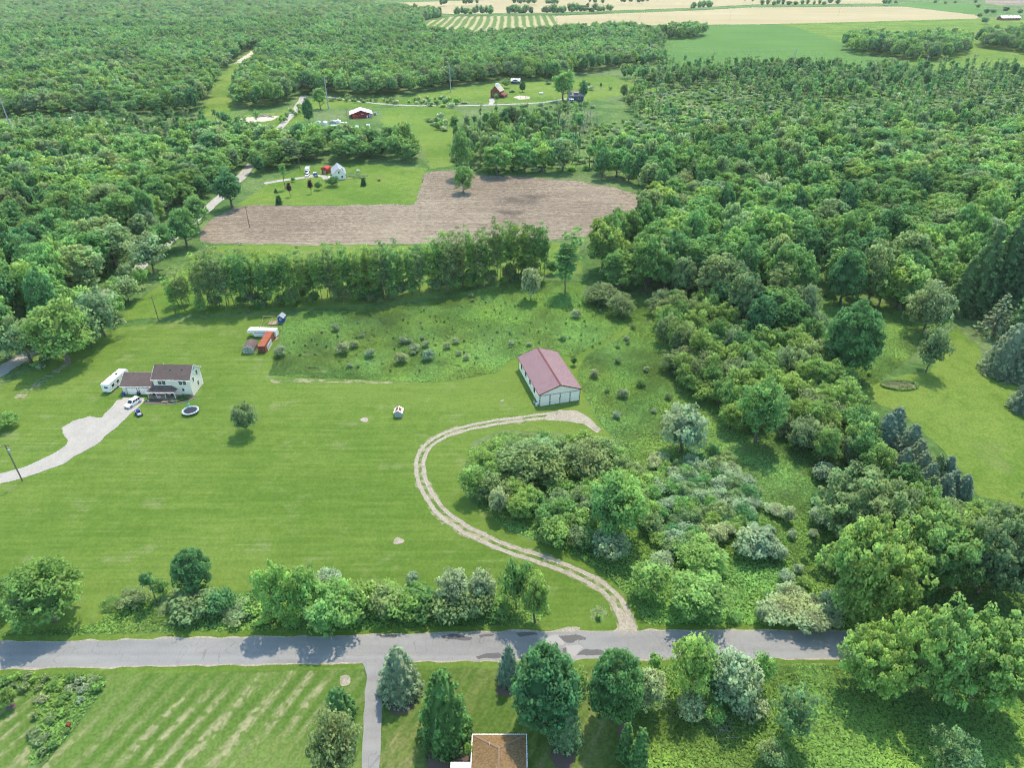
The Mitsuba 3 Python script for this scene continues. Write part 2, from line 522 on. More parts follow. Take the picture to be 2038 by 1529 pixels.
sheet('side_lawn', [(1688, 792), (1742, 765), (1800, 746), (1850, 740), (1890, 662), (1908, 652), (1945, 690), (1958, 740), (2000, 765), (2400, 790), (2400, 1030), (2038, 1012), (1950, 990), (1910, 930), (1858, 880), (1800, 830), (1740, 800)], 0.02, 'pasture_mat', 0.6, 'smooth bright lawn at the right edge')
FIELD = sheet('ploughed_field', [(396, 474), (400, 456), (430, 431), (470, 413), (510, 409), (650, 409), (826, 407), (844, 346), (870, 340), (905, 341), (950, 347), (1050, 352), (1150, 361), (1220, 373), (1266, 385), (1292, 404), (1274, 420), (1200, 440), (1160, 472), (1075, 478), (1000, 481),
                                 (850, 484), (600, 487), (430, 485), (402, 482)], 0.02, 'soil_mat', 1.1, 'ploughed brown field with straw-pale streaks')
sheet('pasture', [(228, 640), (290, 590), (330, 558), (402, 494), (430, 489), (850, 488), (1070, 484), (1150, 484), (1160, 545), (1050, 548), (900, 580), (760, 605), (600, 615), (480, 620), (360, 628)], 0.018, 'pasture_mat', 0.6, 'green grass strip between the ploughed field and the row of poplars')
sheet('house_lawn', [(472, 409), (520, 376), (560, 352), (610, 331), (690, 326), (851, 334), (843, 345), (825, 406), (650, 408), (510, 408)], 0.024, 'pasture_mat', 0.6, 'bright lawn round the white house beside the ploughed field')
sheet('house_drive', [(525, 363), (560, 357), (600, 352), (622, 347), (650, 349), (660, 356), (645, 358), (640, 351), (620, 353), (560, 361), (527, 367)], 0.05, 'gravel_mat', 0.4, 'gravel drive to the white house')
sheet('barn_lawn', [(598, 262), (612, 222), (650, 216), (760, 210), (880, 205), (1000, 205), (1140, 203), (1230, 190), (1330, 180), (1210, 150), (1120, 160), (1000, 163), (940, 172), (880, 180), (800, 195), (700, 198), (610, 196), (560, 222), (420, 232), (400, 243), (560, 250)], 0.02, 'pasture_mat', 3.0, 'open grass under the power line round the red barn')
sheet('grass_lane', [(850, 334), (845, 300), (800, 262), (760, 260), (760, 215), (880, 210), (920, 225), (905, 260), (900, 330)], 0.018, 'pasture_mat', 2.0, 'grass lane rising towards the dirt track')
sheet('track_to_houses', LineString(np.vstack([spline([(598, 192), (640, 192), (680, 196), (750, 206), (850, 210), (940, 209), (1000, 208), (1060, 205), (1125, 196)], 60)])).buffer(2.2), 0.06, 'gravel_mat', 0.6, 'pale dirt track past the two far houses')
sheet('sand_patch', [(975, 196), (985, 195), (982, 208), (972, 208)], 0.065, 'gravel_mat', 0.5)
sheet('paddock', [(1020, 193), (1035, 190), (1055, 192), (1055, 196), (1035, 198)], 0.05, 'pale_sand', 1.0, 'sandy patch by the far red house')
FIELD_LANE = sheet('field_lane', [(402, 232), (418, 180), (440, 148), (466, 124), (498, 98), (524, 100), (508, 134), (484, 162), (470, 188), (464, 226)], 0.018, 'pasture_mat', 2.0, 'grass clearing between the far woods')
sheet('bare_strip', [(463, 126), (500, 101), (508, 104), (480, 124)], 0.05, 'pale_sand', 2.0)
sheet('power_line_clearing', [(-300, 236), (0, 236), (120, 231), (250, 231), (400, 236), (400, 242), (250, 240), (120, 243), (0, 256), (-300, 256)], 0.018, 'meadow_mat', 3.0)
sheet('gravel_lot', [(470, 238), (520, 228), (560, 232), (540, 240), (490, 244)], 0.05, 'pale_sand', 1.5, 'bare gravel lot beyond the left wood')
sheet('stubble_strip', [(848, 63), (900, 62), (1000, 57), (1110, 50), (1300, 43), (1300, 48), (1110, 57), (960, 75), (850, 72)], 0.03, 'wheat_mat', 3.0, 'tan stubble strip in front of the striped hay field')
sheet('hay_field', [(845, 44), (900, 32), (1105, 30), (1110, 50), (1000, 57), (900, 62), (848, 63)], 0.02, 'hay_mat', 3.0, 'green hay field with pale mown stripes')
sheet('wheat_field', [(1104, 31), (1360, 21), (1500, 14), (1800, 12), (1940, 29), (1952, 36), (1700, 43), (1540, 47), (1360, 49), (1112, 51)], 0.02, 'wheat_mat', 4.0, 'broad tan field below the far tree rows')
sheet('crop_field', [(1318, 84), (1345, 60), (1380, 50), (1545, 48), (1582, 53), (1682, 86), (1845, 137), (1700, 142), (1318, 132)], 0.022, 'crop_mat', 3.0, 'smooth deep green crop field')
sheet('far_pasture', [(1540, 47), (1700, 43), (1952, 36), (2400, 46), (2400, 130), (1845, 137), (1682, 86), (1582, 53)], 0.02, 'pasture_mat', 3.0, 'lighter green pasture at the far right')
sheet('hill_pasture', [(1762, 13), (1820, 4), (1940, 7), (1990, 25), (1942, 29), (1802, 13)], 0.02, 'crop_mat', 4.0)
sheet('pale_far_field', [(748, 6), (900, 1), (1100, -4), (1500, -4), (1760, -3), (1760, 6), (1500, 8), (1370, 15), (1100, 24), (900, 27), (800, 20), (750, 14)], 0.016, 'wheat_mat', 4.0, 'pale far field behind the tree rows')
sheet('dark_far_field', [(1990, 10), (2038, 10), (2500, 12), (2500, -8), (1960, -8), (1960, 6)], 0.016, 'soil_mat', 4.0)
# small marks on the lawns and road
ash = [((793, 1080), 1.15, 'pale ash ring left of the farm drive, nearer the road'), ((723, 836), 1.1, 'pale bare spot on the lawn left of the little shed'), ((688, 1356), 1.25, 'pale bare ring on the lower lawn by the asphalt drive'), ((1000, 798), 0.5, None)]
for (q, r, lab) in ash:
    sheet('bare_spot', Point(*P(*q)).buffer(r), 0.045, 'dirt_mat', 0.7, lab, is_open=False)
for px in ([(755, 1264), (790, 1263), (788, 1269), (757, 1269)], [(880, 1270), (900, 1264), (925, 1266), (945, 1268), (940, 1273), (905, 1276), (885, 1274)], [(955, 1265), (985, 1263), (982, 1269), (960, 1271)], [(945, 1306), (975, 1301), (1000, 1297), (1003, 1306), (985, 1311), (950, 1311)],
           [(1112, 1268), (1150, 1264), (1172, 1272), (1168, 1277), (1150, 1276), (1140, 1284), (1125, 1282)], [(1145, 1306), (1165, 1296), (1190, 1292), (1207, 1299), (1205, 1308), (1170, 1310)], [(1118, 1295), (1126, 1293), (1124, 1304), (1116, 1304)], [(1030, 1262), (1065, 1259), (1072, 1264), (1036, 1268)]):
    sheet('road_patch', px, 0.056, 'patch_tar', 0.35, 'dark tar patch on the worn road', is_open=False)
for px in ([(1070, 1268), (1110, 1264), (1122, 1284), (1118, 1292), (1090, 1285)], [(1122, 1292), (1150, 1290), (1160, 1296), (1140, 1307), (1126, 1306)]):
    sheet('worn_patch', px, 0.0545, 'pale_asphalt', 0.6, 'pale worn spot on the road', is_open=False)
sheet('sandy_shoulder', [(1085, 1257), (1130, 1246), (1165, 1250), (1160, 1257)], 0.04, 'dirt_mat', 0.6, is_open=False)
sheet('bare_line', [(540, 752), (700, 757), (830, 763), (700, 763), (545, 762)], 0.026, 'worn_mat', 0.5, 'worn pale line along the edge of the tall grass', is_open=False)
sheet('bare_line', [(1545, 1321), (1690, 1321), (1690, 1325), (1545, 1325)], 0.036, 'worn_mat', 0.4, is_open=False)
sheet('bare_line', [(30, 790), (100, 740), (140, 715), (145, 718), (95, 758), (40, 797)], 0.03, 'worn_mat', 0.6, is_open=False)
OPEN_U = unary_union([p.buffer(0) for p in OPEN] + [TRACK])
shapely.prepare(OPEN_U)
#TREES
# ------------------------------------------------------------------ plants: prototypes
def unit(v):
    return v / np.maximum(np.linalg.norm(v, axis=-1, keepdims=True), 1e-9)


def leaf_cards(pos, nrm, size, ux, uy, r, quad=True, face=0.75, sm=0.7, aspect=1.0):
    """many small leaf sprays: (vertices, faces, normals, uv)"""
    n = len(pos)
    fn = unit(nrm + face * r.normal(size=(n, 3)))
    t = unit(np.cross(fn, r.normal(size=(n, 3))))
    b = np.cross(fn, t)
    s = (size * r.uniform(0.7, 1.3, n))[:, None]
    vn = unit(sm * nrm + (1 - sm) * fn + [0, 0, 0.15])
    if quad:
        c = [(-.5, -.35), (.15, -.5), (.5, .3), (-.2, .5)]
        f = np.array([[0, 1, 2], [0, 2, 3]])
    else:
        c = [(-.55, -.45), (.55, -.35), (0.05, .6)]
        f = np.array([[0, 1, 2]])
    k = len(c)
    v = np.stack([pos + t * s * x + b * s * y * aspect for x, y in c], 1).reshape(-1, 3)
    fs = (f[None] + (np.arange(n) * k)[:, None, None]).reshape(-1, 3)
    return v, fs, np.repeat(vn, k, 0), np.repeat(np.c_[np.broadcast_to(ux, n), np.broadcast_to(uy, n)], k, 0)


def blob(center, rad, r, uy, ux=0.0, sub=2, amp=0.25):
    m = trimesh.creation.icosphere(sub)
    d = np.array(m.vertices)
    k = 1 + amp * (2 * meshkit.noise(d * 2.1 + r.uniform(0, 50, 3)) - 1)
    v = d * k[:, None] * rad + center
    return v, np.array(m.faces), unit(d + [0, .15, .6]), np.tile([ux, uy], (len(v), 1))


def joined(parts):
    vs, fs, ns, us, n = [], [], [], [], 0
    for v, f, nn, u in parts:
        vs.append(v); fs.append(f + n); ns.append(nn); us.append(u)
        n += len(v)
    return np.vstack(vs), np.vstack(fs), np.vstack(ns), np.vstack(us)


def leaf_ply(parts, mat='leaf'):
    v, f, n, u = joined(parts)
    path = meshkit.write_ply((v, f), False, u, None, normals=n)
    return {'type': 'ply', 'filename': path, 'face_normals': False, 'bsdf': {'type': 'ref', 'id': mat}}


def sphere_dirs(n, r, zmin=-1.0):
    z = r.uniform(zmin, 1, n)
    a = r.uniform(0, 2 * np.pi, n)
    q = np.sqrt(1 - z * z)
    return np.stack([q * np.cos(a), q * np.sin(a), z], 1)


def crown(R, Hn, cbf, K, per, size, uy, r, rc=(.22, .34), shape=0.0, inner=0.55, lump=0.35, quad=True, fill=(.55, .95), core=True, zmin=-0.75, droop=0.0):
    """a crown of leaf clumps; shape > 0 makes it wider low down, < 0 wider up high"""
    a = Hn * (1 - cbf) / 2
    zc = Hn * cbf + a
    d = sphere_dirs(K, r, zmin)
    off = r.uniform(0, 60, 3)
    rad = r.uniform(fill[0], fill[1], K) * (1 - lump / 2 + lump * meshkit.noise(d * 1.6 + off))
    wid = 1 - shape * d[:, 2]
    mean_rc = R * (rc[0] + rc[1]) / 2
    cen = d * rad[:, None] * np.array([max(R - mean_rc * .55, .3 * R), max(R - mean_rc * .55, .3 * R), max(a - mean_rc * .45, .3 * a)])
    cen[:, :2] *= wid[:, None]
    cen[:, 2] += zc
    rr = R * r.uniform(rc[0], rc[1], K)
    e = sphere_dirs(K * per, r, -0.55)
    ci = np.repeat(np.arange(K), per)
    pos = cen[ci] + e * (rr[ci] * r.uniform(.55, 1.08, K * per))[:, None] * [1, 1, .8]
    out = unit((pos - [0, 0, zc]) / [R, R, a])
    nrm = unit(0.70 * e + 0.12 * out + [.05, .15, .55])
    if droop:
        pos[:, 2] -= droop * np.abs(r.normal(size=len(pos))) * R
    tone = np.repeat(np.clip(r.normal(.45, .2, K), 0, 1), per) + r.normal(0, .2, K * per)
    ps = [leaf_cards(pos, nrm, size, np.clip(tone, 0, 1), (uy + .5) / 10, r, quad)]
    if core:
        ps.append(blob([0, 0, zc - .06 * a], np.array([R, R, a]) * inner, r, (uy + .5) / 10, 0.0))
    return ps


def limbs(R, Hn, cbf, r, tr=0.028, n=6, top=0.8):
    """tapered trunk with limbs rising into the crown"""
    zb = Hn * max(cbf, .08)
    rad = Hn * tr
    pts = [np.array([0, 0, -0.3]), np.array([r.normal(0, .02) * Hn, r.normal(0, .02) * Hn, zb]), np.array([r.normal(0, .03) * Hn, r.normal(0, .03) * Hn, Hn * top])]
    ms = [tube(pts[0], pts[1], rad * 1.25, rad * .85, 7), tube(pts[1], pts[2], rad * .85, rad * .18, 6)]
    for k in range(n):
        t = r.uniform(.0, .6)
        p = pts[1] * (1 - t) + pts[2] * t
        an = 2 * np.pi * (k + r.uniform(0, .7)) / n
        q = p + np.array([math.cos(an) * R * .75, math.sin(an) * R * .75, Hn * (1 - cbf) * r.uniform(.12, .32)])
        mid = p * .5 + q * .5 - [0, 0, .03 * Hn]
        ms += [tube(p, mid, rad * .5, rad * .3, 5), tube(mid, q, rad * .3, rad * .1, 4)]
        q2 = mid + np.array([math.cos(an + .7) * R * .35, math.sin(an + .7) * R * .35, Hn * .12])
        ms.append(tube(mid, q2, rad * .25, rad * .08, 4))
    return cat(*ms)


PROTO = {}


def proto(kind, crown_parts, trunk=None, R=1.0, Hn=1.0, cbf=0.1, names=('crown', 'trunk')):
    name = f'proto_{kind}_{len(PROTO.setdefault(kind, []))}'
    g_ = {'type': 'shapegroup', names[0]: leaf_ply(crown_parts)}
    if trunk is not None:
        g_[names[1]] = mikit.ply(trunk, 'bark')
    scene[name] = g_
    PROTO[kind].append((name, R, Hn, cbf))


pr = np.random.default_rng(11)
for i, uy in enumerate((MID, MID, DEEP, OLIVE, BRIGHT, MID)):
    proto('broad', crown(5, 14, .12, 95, 34, .52, uy, pr, rc=(.19, .30), lump=.55, shape=pr.uniform(-.05, .18)), limbs(5, 14, .12, pr), 5, 14, .12)
for i, uy in enumerate((MID, MID, OLIVE, BRIGHT)):
    proto('near', crown(5, 13, .10, 110, 52, .38, uy, pr, rc=(.17, .28), lump=.6, shape=pr.uniform(-.05, .18)), limbs(5, 13, .12, pr), 5, 13, .10)
for i, uy in enumerate((MID, OLIVE, MID, BRIGHT, DEEP, MID)):
    proto('wood', crown(7, 18, .10, 150, 36, .62, uy, pr, rc=(.12, .22), lump=.65, inner=.58, shape=pr.uniform(-.05, .15), fill=(.55, 1.0)), limbs(7, 18, .12, pr), 7, 18, .10)
for i, uy in enumerate((BRIGHT, BRIGHT, MID, OLIVE)):
    proto('oak', crown(10, 16, .06, 280, 52, .50, uy, pr, rc=(.08, .15), lump=.6, inner=.5, fill=(.5, 1.0), shape=.08), limbs(10, 16, .10, pr, .02, 10), 10, 16, .06)
for i, uy in enumerate((BRIGHT, BRIGHT, MID)):
    proto('bright', crown(5, 13, .08, 100, 46, .40, uy, pr, rc=(.16, .26), lump=.65, inner=.40), limbs(5, 13, .15, pr), 5, 13, .08)
for i, uy in enumerate((DEEP, DEEP)):
    proto('maple', crown(5, 13, .10, 170, 46, .36, uy, pr, rc=(.13, .20), lump=.22, inner=.72, shape=.12, fill=(.86, .99)), limbs(5, 13, .12, pr), 5, 13, .10)
for i, uy in enumerate((OLIVE, MID, BRIGHT, DULL, MID, BRIGHT)):
    proto('scrub', crown(3.2, 7, .05, 56, 36, .34, uy, pr, rc=(.2, .34), lump=.7, inner=.4, fill=(.35, .98)), limbs(3.2, 7, .1, pr, .02), 3.2, 7, .08)
for i, uy in enumerate((MID, OLIVE, MID)):
    proto('willow', crown(5, 12, .06, 80, 40, .46, uy, pr, rc=(.14, .24), lump=.7, inner=.3, droop=.10), limbs(5, 12, .1, pr, .026, 9), 5, 12, .06)
for i, uy in enumerate((SILVER, SILVER, SILVER)):
    proto('silver_shrub', crown(2.2, 3.2, .0, 40, 34, .27, uy, pr, rc=(.24, .38), lump=.5, inner=.5, zmin=-.3), None, 2.2, 3.2, .0, ('foliage', 'stem'))
for i, uy in enumerate((MID, OLIVE, BRIGHT, DEEP, OLIVE)):
    proto('shrub', crown(2.2, 3.0, .0, 40, 34, .28, uy, pr, rc=(.24, .38), lump=.5, inner=.5, zmin=-.3), None, 2.2, 3.0, .0, ('foliage', 'stem'))
proto('silver_tree', crown(4, 9, .04, 70, 34, .42, SILVER, pr, rc=(.18, .3), lump=.5, inner=.5), limbs(4, 9, .1, pr), 4, 9, .04)
proto('dull_tree', crown(5, 9, .03, 90, 30, .40, DULL, pr, rc=(.18, .28), lump=.5, inner=.5), limbs(5, 9, .1, pr, .03, 10, .95), 5, 9, .03)
proto('purple_tree', crown(1.6, 4, .25, 22, 22, .34, PURPLE, pr, inner=.6), limbs(1.6, 4, .25, pr), 1.6, 4, .25)
for i, uy in enumerate((MID, OLIVE, BRIGHT, MID)):
    proto('poplar', crown(2.5, 22, .06, 70, 24, .46, uy, pr, rc=(.30, .46), lump=.7, inner=.0, core=False, fill=(.3, 1.0), shape=-.22), limbs(2.5, 22, .22, pr, .0055, 9, .94), 2.5, 22, .10)
for i, uy in enumerate((MID, DEEP, OLIVE)):
    proto('thin', crown(1.8, 15, .35, 26, 22, .55, uy, pr, rc=(.4, .6), lump=.9, core=False, fill=(.2, 1.0)), limbs(1.8, 15, .35, pr, .011, 5, .97), 1.8, 15, .35)


def conifer(R, Hn, uy, r, tiers=13, tips=(.45, .72, 1.0), clump=.12, per=14, size=.36, power=.85, droop=.25, br=11, core=True, bare=.03, up=0.0):
    ps, cs, rr = [], [], []
    for k in range(tiers):
        z = bare + (1 - bare) * (k + .3) / tiers
        w = R * (1 - z) ** power + .12
        nb = max(4, int(br * (1 - z) ** .6))
        for b in range(nb):
            an = 2 * np.pi * (b + .5 * (k % 2) + r.uniform(-.25, .25)) / nb
            for t in tips:
                q = w * t * r.uniform(.9, 1.08)
                cs.append((math.cos(an) * q, math.sin(an) * q, z * Hn - droop * t * t * w * .6 + up * t * w))
                rr.append(max(R * clump * (.6 + .6 * (1 - z)), .16))
    cs.append((0, 0, Hn * .985)); rr.append(.16)
    cs, rr = np.array(cs), np.array(rr)
    K = len(cs)
    e = sphere_dirs(K * per, r, -.5)
    ci = np.repeat(np.arange(K), per)
    pos = cs[ci] + e * (rr[ci] * r.uniform(.6, 1.15, K * per))[:, None]
    out = unit(pos * [1, 1, 0] + 1e-6)
    nrm = unit(.7 * e + .2 * out + [.05, .15, .55])
    tone = np.repeat(np.clip(r.normal(.45, .25, K), 0, 1), per) + r.normal(0, .15, K * per)
    ps.append(leaf_cards(pos, nrm, size, np.clip(tone, 0, 1), (uy + .5) / 10, r, True, .6))
    if core:
        zz = np.linspace(0.02, .97, 8)
        m = trimesh.creation.revolve(np.r_[[[0, .02 * Hn]], np.c_[R * (.80 if uy != DARK else .62) * (1 - zz) ** power, zz * Hn - droop * R * .4 * (1 - zz)], [[0, .98 * Hn]]], sections=14)
        v = np.array(m.vertices)
        ps.append((v, np.array(m.faces), unit(unit(v * [1, 1, 0] + 1e-6) * .4 + [0, .15, .6]), np.tile([0.45, (uy + .5) / 10], (len(v), 1))))
    return ps


for uy in (BLUE, BLUE):
    proto('blue_spruce', conifer(3.8, 12, uy, pr, 14, (.6, .85, 1.05), .12, 15, .40, .58, .22, 13), tube((0, 0, -.3), (0, 0, 11), .25, .04), 3.8, 12, .0)
proto('yew_spruce', conifer(4.2, 13, DEEP, pr, 15, (.6, .85, 1.05), .12, 16, .42, .50, .25, 14), tube((0, 0, -.3), (0, 0, 12), .25, .04), 4.2, 13, .0)
for uy in (DARK, DARK):
    proto('dark_spruce', conifer(4, 19, uy, pr, 18, (.5, .78, 1.05), .14, 15, .46, .75, .45, 11), tube((0, 0, -.3), (0, 0, 18), .28, .04), 4, 19, .0)
proto('grey_spruce', conifer(3, 10, OLIVE, pr, 14, (.55, .8, 1.05), .13, 13, .36, .65, .1, 11, True), tube((0, 0, -.3), (0, 0, 9), .2, .04), 3, 10, .0)
proto('thin_spruce', conifer(3.6, 12, SILVER, pr, 12, (.35, .6, .85, 1.0), .055, 8, .30, .9, .35, 9, False, .12), cat(tube((0, 0, -.3), (0, 0, 11.5), .22, .04),
      *[tube((0, 0, z), (math.cos(q) * 3.4 * (1 - z / 12), math.sin(q) * 3.4 * (1 - z / 12), z - .5), .06, .02, 4) for z in np.linspace(1.5, 10.5, 12) for q in pr.uniform(0, 6.28, 7)]), 3.6, 12, .0)
proto('pine', crown(4.5, 9, .02, 70, 30, .34, DARK, pr, rc=(.14, .22), lump=.6, inner=.35, fill=(.35, 1.0), shape=.25), limbs(4.5, 9, .05, pr, .018, 12, .97), 4.5, 9, .02)
proto('arborvitae', conifer(1.1, 7, DEEP, pr, 16, (.7, 1.0), .2, 13, .28, .45, -.4, 8), None, 1.1, 7, .0, ('foliage', 'stem'))
# far off: simpler crowns
for i, uy in enumerate((MID, MID, DEEP, OLIVE, BRIGHT)):
    proto('mid', crown(5, 13, .12, 64, 15, .74, uy, pr, rc=(.16, .27), lump=.65, inner=.58, shape=pr.uniform(-.1, .1), zmin=-.55), None, 5, 13, .12)
for i, uy in enumerate((MID, DEEP, OLIVE, MID)):
    proto('far', crown(5, 13, .12, 30, 8, 1.25, uy, pr, rc=(.2, .32), lump=.65, inner=.62, quad=False, zmin=-.3), None, 5, 13, .12)
for i, uy in enumerate((MID, DEEP, OLIVE)):
    v, f, n, u = blob([0, 0, 7], np.array([4.6, 4.6, 7.0]), pr, (uy + .5) / 10, .35, 1, .5)
    ps = crown(5, 15, .15, 12, 4, 2.2, uy, pr, rc=(.3, .4), lump=.5, core=False, quad=False, zmin=-.1)
    proto('vfar', ps + [(v, f, n, u)], None, 5, 15, .15)
for i, uy in enumerate((MID, DEEP, OLIVE)):
    proto('thin_far', crown(1.9, 15, .3, 16, 9, .9, uy, pr, rc=(.4, .65), lump=.9, core=False, quad=False, fill=(.2, 1.0)), tube((0, 0, -.3), (0, 0, 14), .16, .05, 4), 1.9, 15, .3)
for i, uy in enumerate((MID, OLIVE, SILVER, GRASSY)):
    proto('brush', crown(2.0, 2.2, .0, 14, 9, .65, uy, pr, rc=(.3, .5), lump=.6, inner=.6, zmin=-.1), None, 2.0, 2.2, .0)


def put(kind, key, x, y, rad, h, r=pr, pick=None):
    ps = PROTO[kind]
    name, R, Hn, cbf = ps[int(r.integers(len(ps))) if pick is None else pick % len(ps)]
    an = r.uniform(0, 2 * np.pi)
    s, z = rad / R, h / Hn
    m = np.eye(4)
    m[:2, :2] = s * np.array([[math.cos(an), -math.sin(an)], [math.sin(an), math.cos(an)]])
    m[2, 2] = z
    m[0, 3], m[1, 3] = x, y
    scene[key] = {'type': 'instance', 'to_world': T(m), 'group': {'type': 'ref', 'id': name}}


def plant(kind, name, xc, w, yt, yb, label, cat_, group=None, pick=None):
    """a plant by the extent of its crown in the survey photo: centre x, width, top and bottom rows"""
    cbf = PROTO[kind][0][3]
    zc = 2.0
    for _ in range(4):
        x, y = P(xc, (yt + yb) / 2, zc)
        sc, el = scale_at(x, y, zc)
        r_ = w / 2 / sc
        hh = (yb - yt) / 2 / sc
        cone = kind in ('blue_spruce', 'yew_spruce', 'dark_spruce', 'grey_spruce', 'thin_spruce', 'arborvitae')
        if cone:   # tip at the top row, near edge of the skirt at the bottom row
            h = max((2 * hh - r_ * math.sin(el)) / math.cos(el), 1.2 * r_)
            bx, by = P(xc, yb - r_ * sc * math.sin(el), 0)
            h = max(h, 0.5)
        else:
            q = hh * hh - (r_ * math.sin(el)) ** 2
            a = max(math.sqrt(max(q, 0)) / math.cos(el), .55 * r_)
            h = 2 * a / (1 - cbf)
            zc = h * cbf + a
            bx, by = x, y
        if cone:
            break
    if cone:
        x, y = bx, by
    key = thing(name, label, cat_, group)
    put(kind, key, x, y, r_, h, pick=pick)
    return np.array([x, y, r_, h])


def plant_base(kind, name, bx, by, ty, w, label, cat_, group=None, pick=None):
    x, y = P(bx, by)
    h = top_height(x, y, ty)
    sc, _ = scale_at(x, y, h / 2)
    key = thing(name, label, cat_, group)
    put(kind, key, x, y, w / 2 / sc, h, pick=pick)
    return np.array([x, y, w / 2 / sc, h])


ZONES = {
    'right': [('near the right end of the ploughed field', 1285, 410), ('close to the two round meadow bushes', 1230, 600), ('at the top of the scrub wood', 1420, 625), ('by the small grassy clearing', 1590, 580), ('near the dark clumpy domed tree', 1815, 585),
              ('beside the tall dark spruces', 1960, 600), ('below the torn thin wood', 1500, 310), ('along the right photo edge', 2030, 400), ('in its middle', 1620, 440), ('above the right end of the field', 1210, 372), ('behind the deep green rounded tree', 1700, 510), ('in its upper right part', 1850, 330), ('on its left flank facing the poplars', 1190, 520)],
    'left': [('at the lower end of the gravel road', 50, 730), ('facing the grass strip', 250, 590), ('facing the ploughed field corner', 400, 440), ('by the drive of the white house', 530, 355), ('below the red barn', 690, 296), ('along the left photo edge', 0, 600), ('in its middle', 200, 450), ('below the brush strip under the power line', 300, 280), ('behind the white house lawn', 800, 310), ('in its upper left part', 60, 350)],
    'scrub': [('near the two round meadow bushes', 1310, 630), ('facing the meadow right of the barn', 1345, 740), ('behind the pale grey-green tree', 1380, 800), ('round the bright tree with the dark stem', 1520, 860), ('below the grassy clearing', 1620, 660), ('beside the big dark egg-shaped tree', 1690, 780), ('by the diagonal spruces', 1770, 920), ('at its top', 1480, 690), ('in its middle', 1480, 780)],
    'thicket': [('facing the gravel patch by the barn', 1120, 895), ('at its left tip', 945, 960), ('round the bright airy tree', 1230, 1040), ('along its bottom edge', 1100, 1085), ('next to the silvery bushes', 1290, 970), ('in its middle', 1120, 980)],
    'bushes': [('next to the thicket', 1300, 970), ('at the top of the patch', 1390, 905), ('at the right side of the patch', 1490, 990), ('at the bottom of the patch', 1380, 1080), ('in the middle of the patch', 1400, 990)],
    'rough': [('near the bend of the farm drive', 1300, 1150), ('near the road', 1500, 1230), ('near the right edge oaks', 1660, 1090), ('below the silvery patch', 1430, 1100), ('near the dark round tree', 1700, 980), ('in the middle of the rough grass', 1560, 1060)],
    'meadow': [('near the container', 560, 690), ('in the cluster left of the middle', 690, 695), ('in the middle cluster', 825, 692), ('behind the barn', 1030, 690), ('right of the barn', 1215, 760), ('near the poplars', 760, 620), ('near the right wood', 1260, 660), ('between the middle cluster and the barn', 910, 695)],
}


def zone(kind, base, x, y):
    z = ZONES[kind]
    d = [np.hypot(*(P(a, b) - [x, y])) for _, a, b in z]
    return base + ' ' + z[int(np.argmin(d))][0]


TAKEN = []      # (x, y, r) of plants set one by one, so that filled woods leave them room

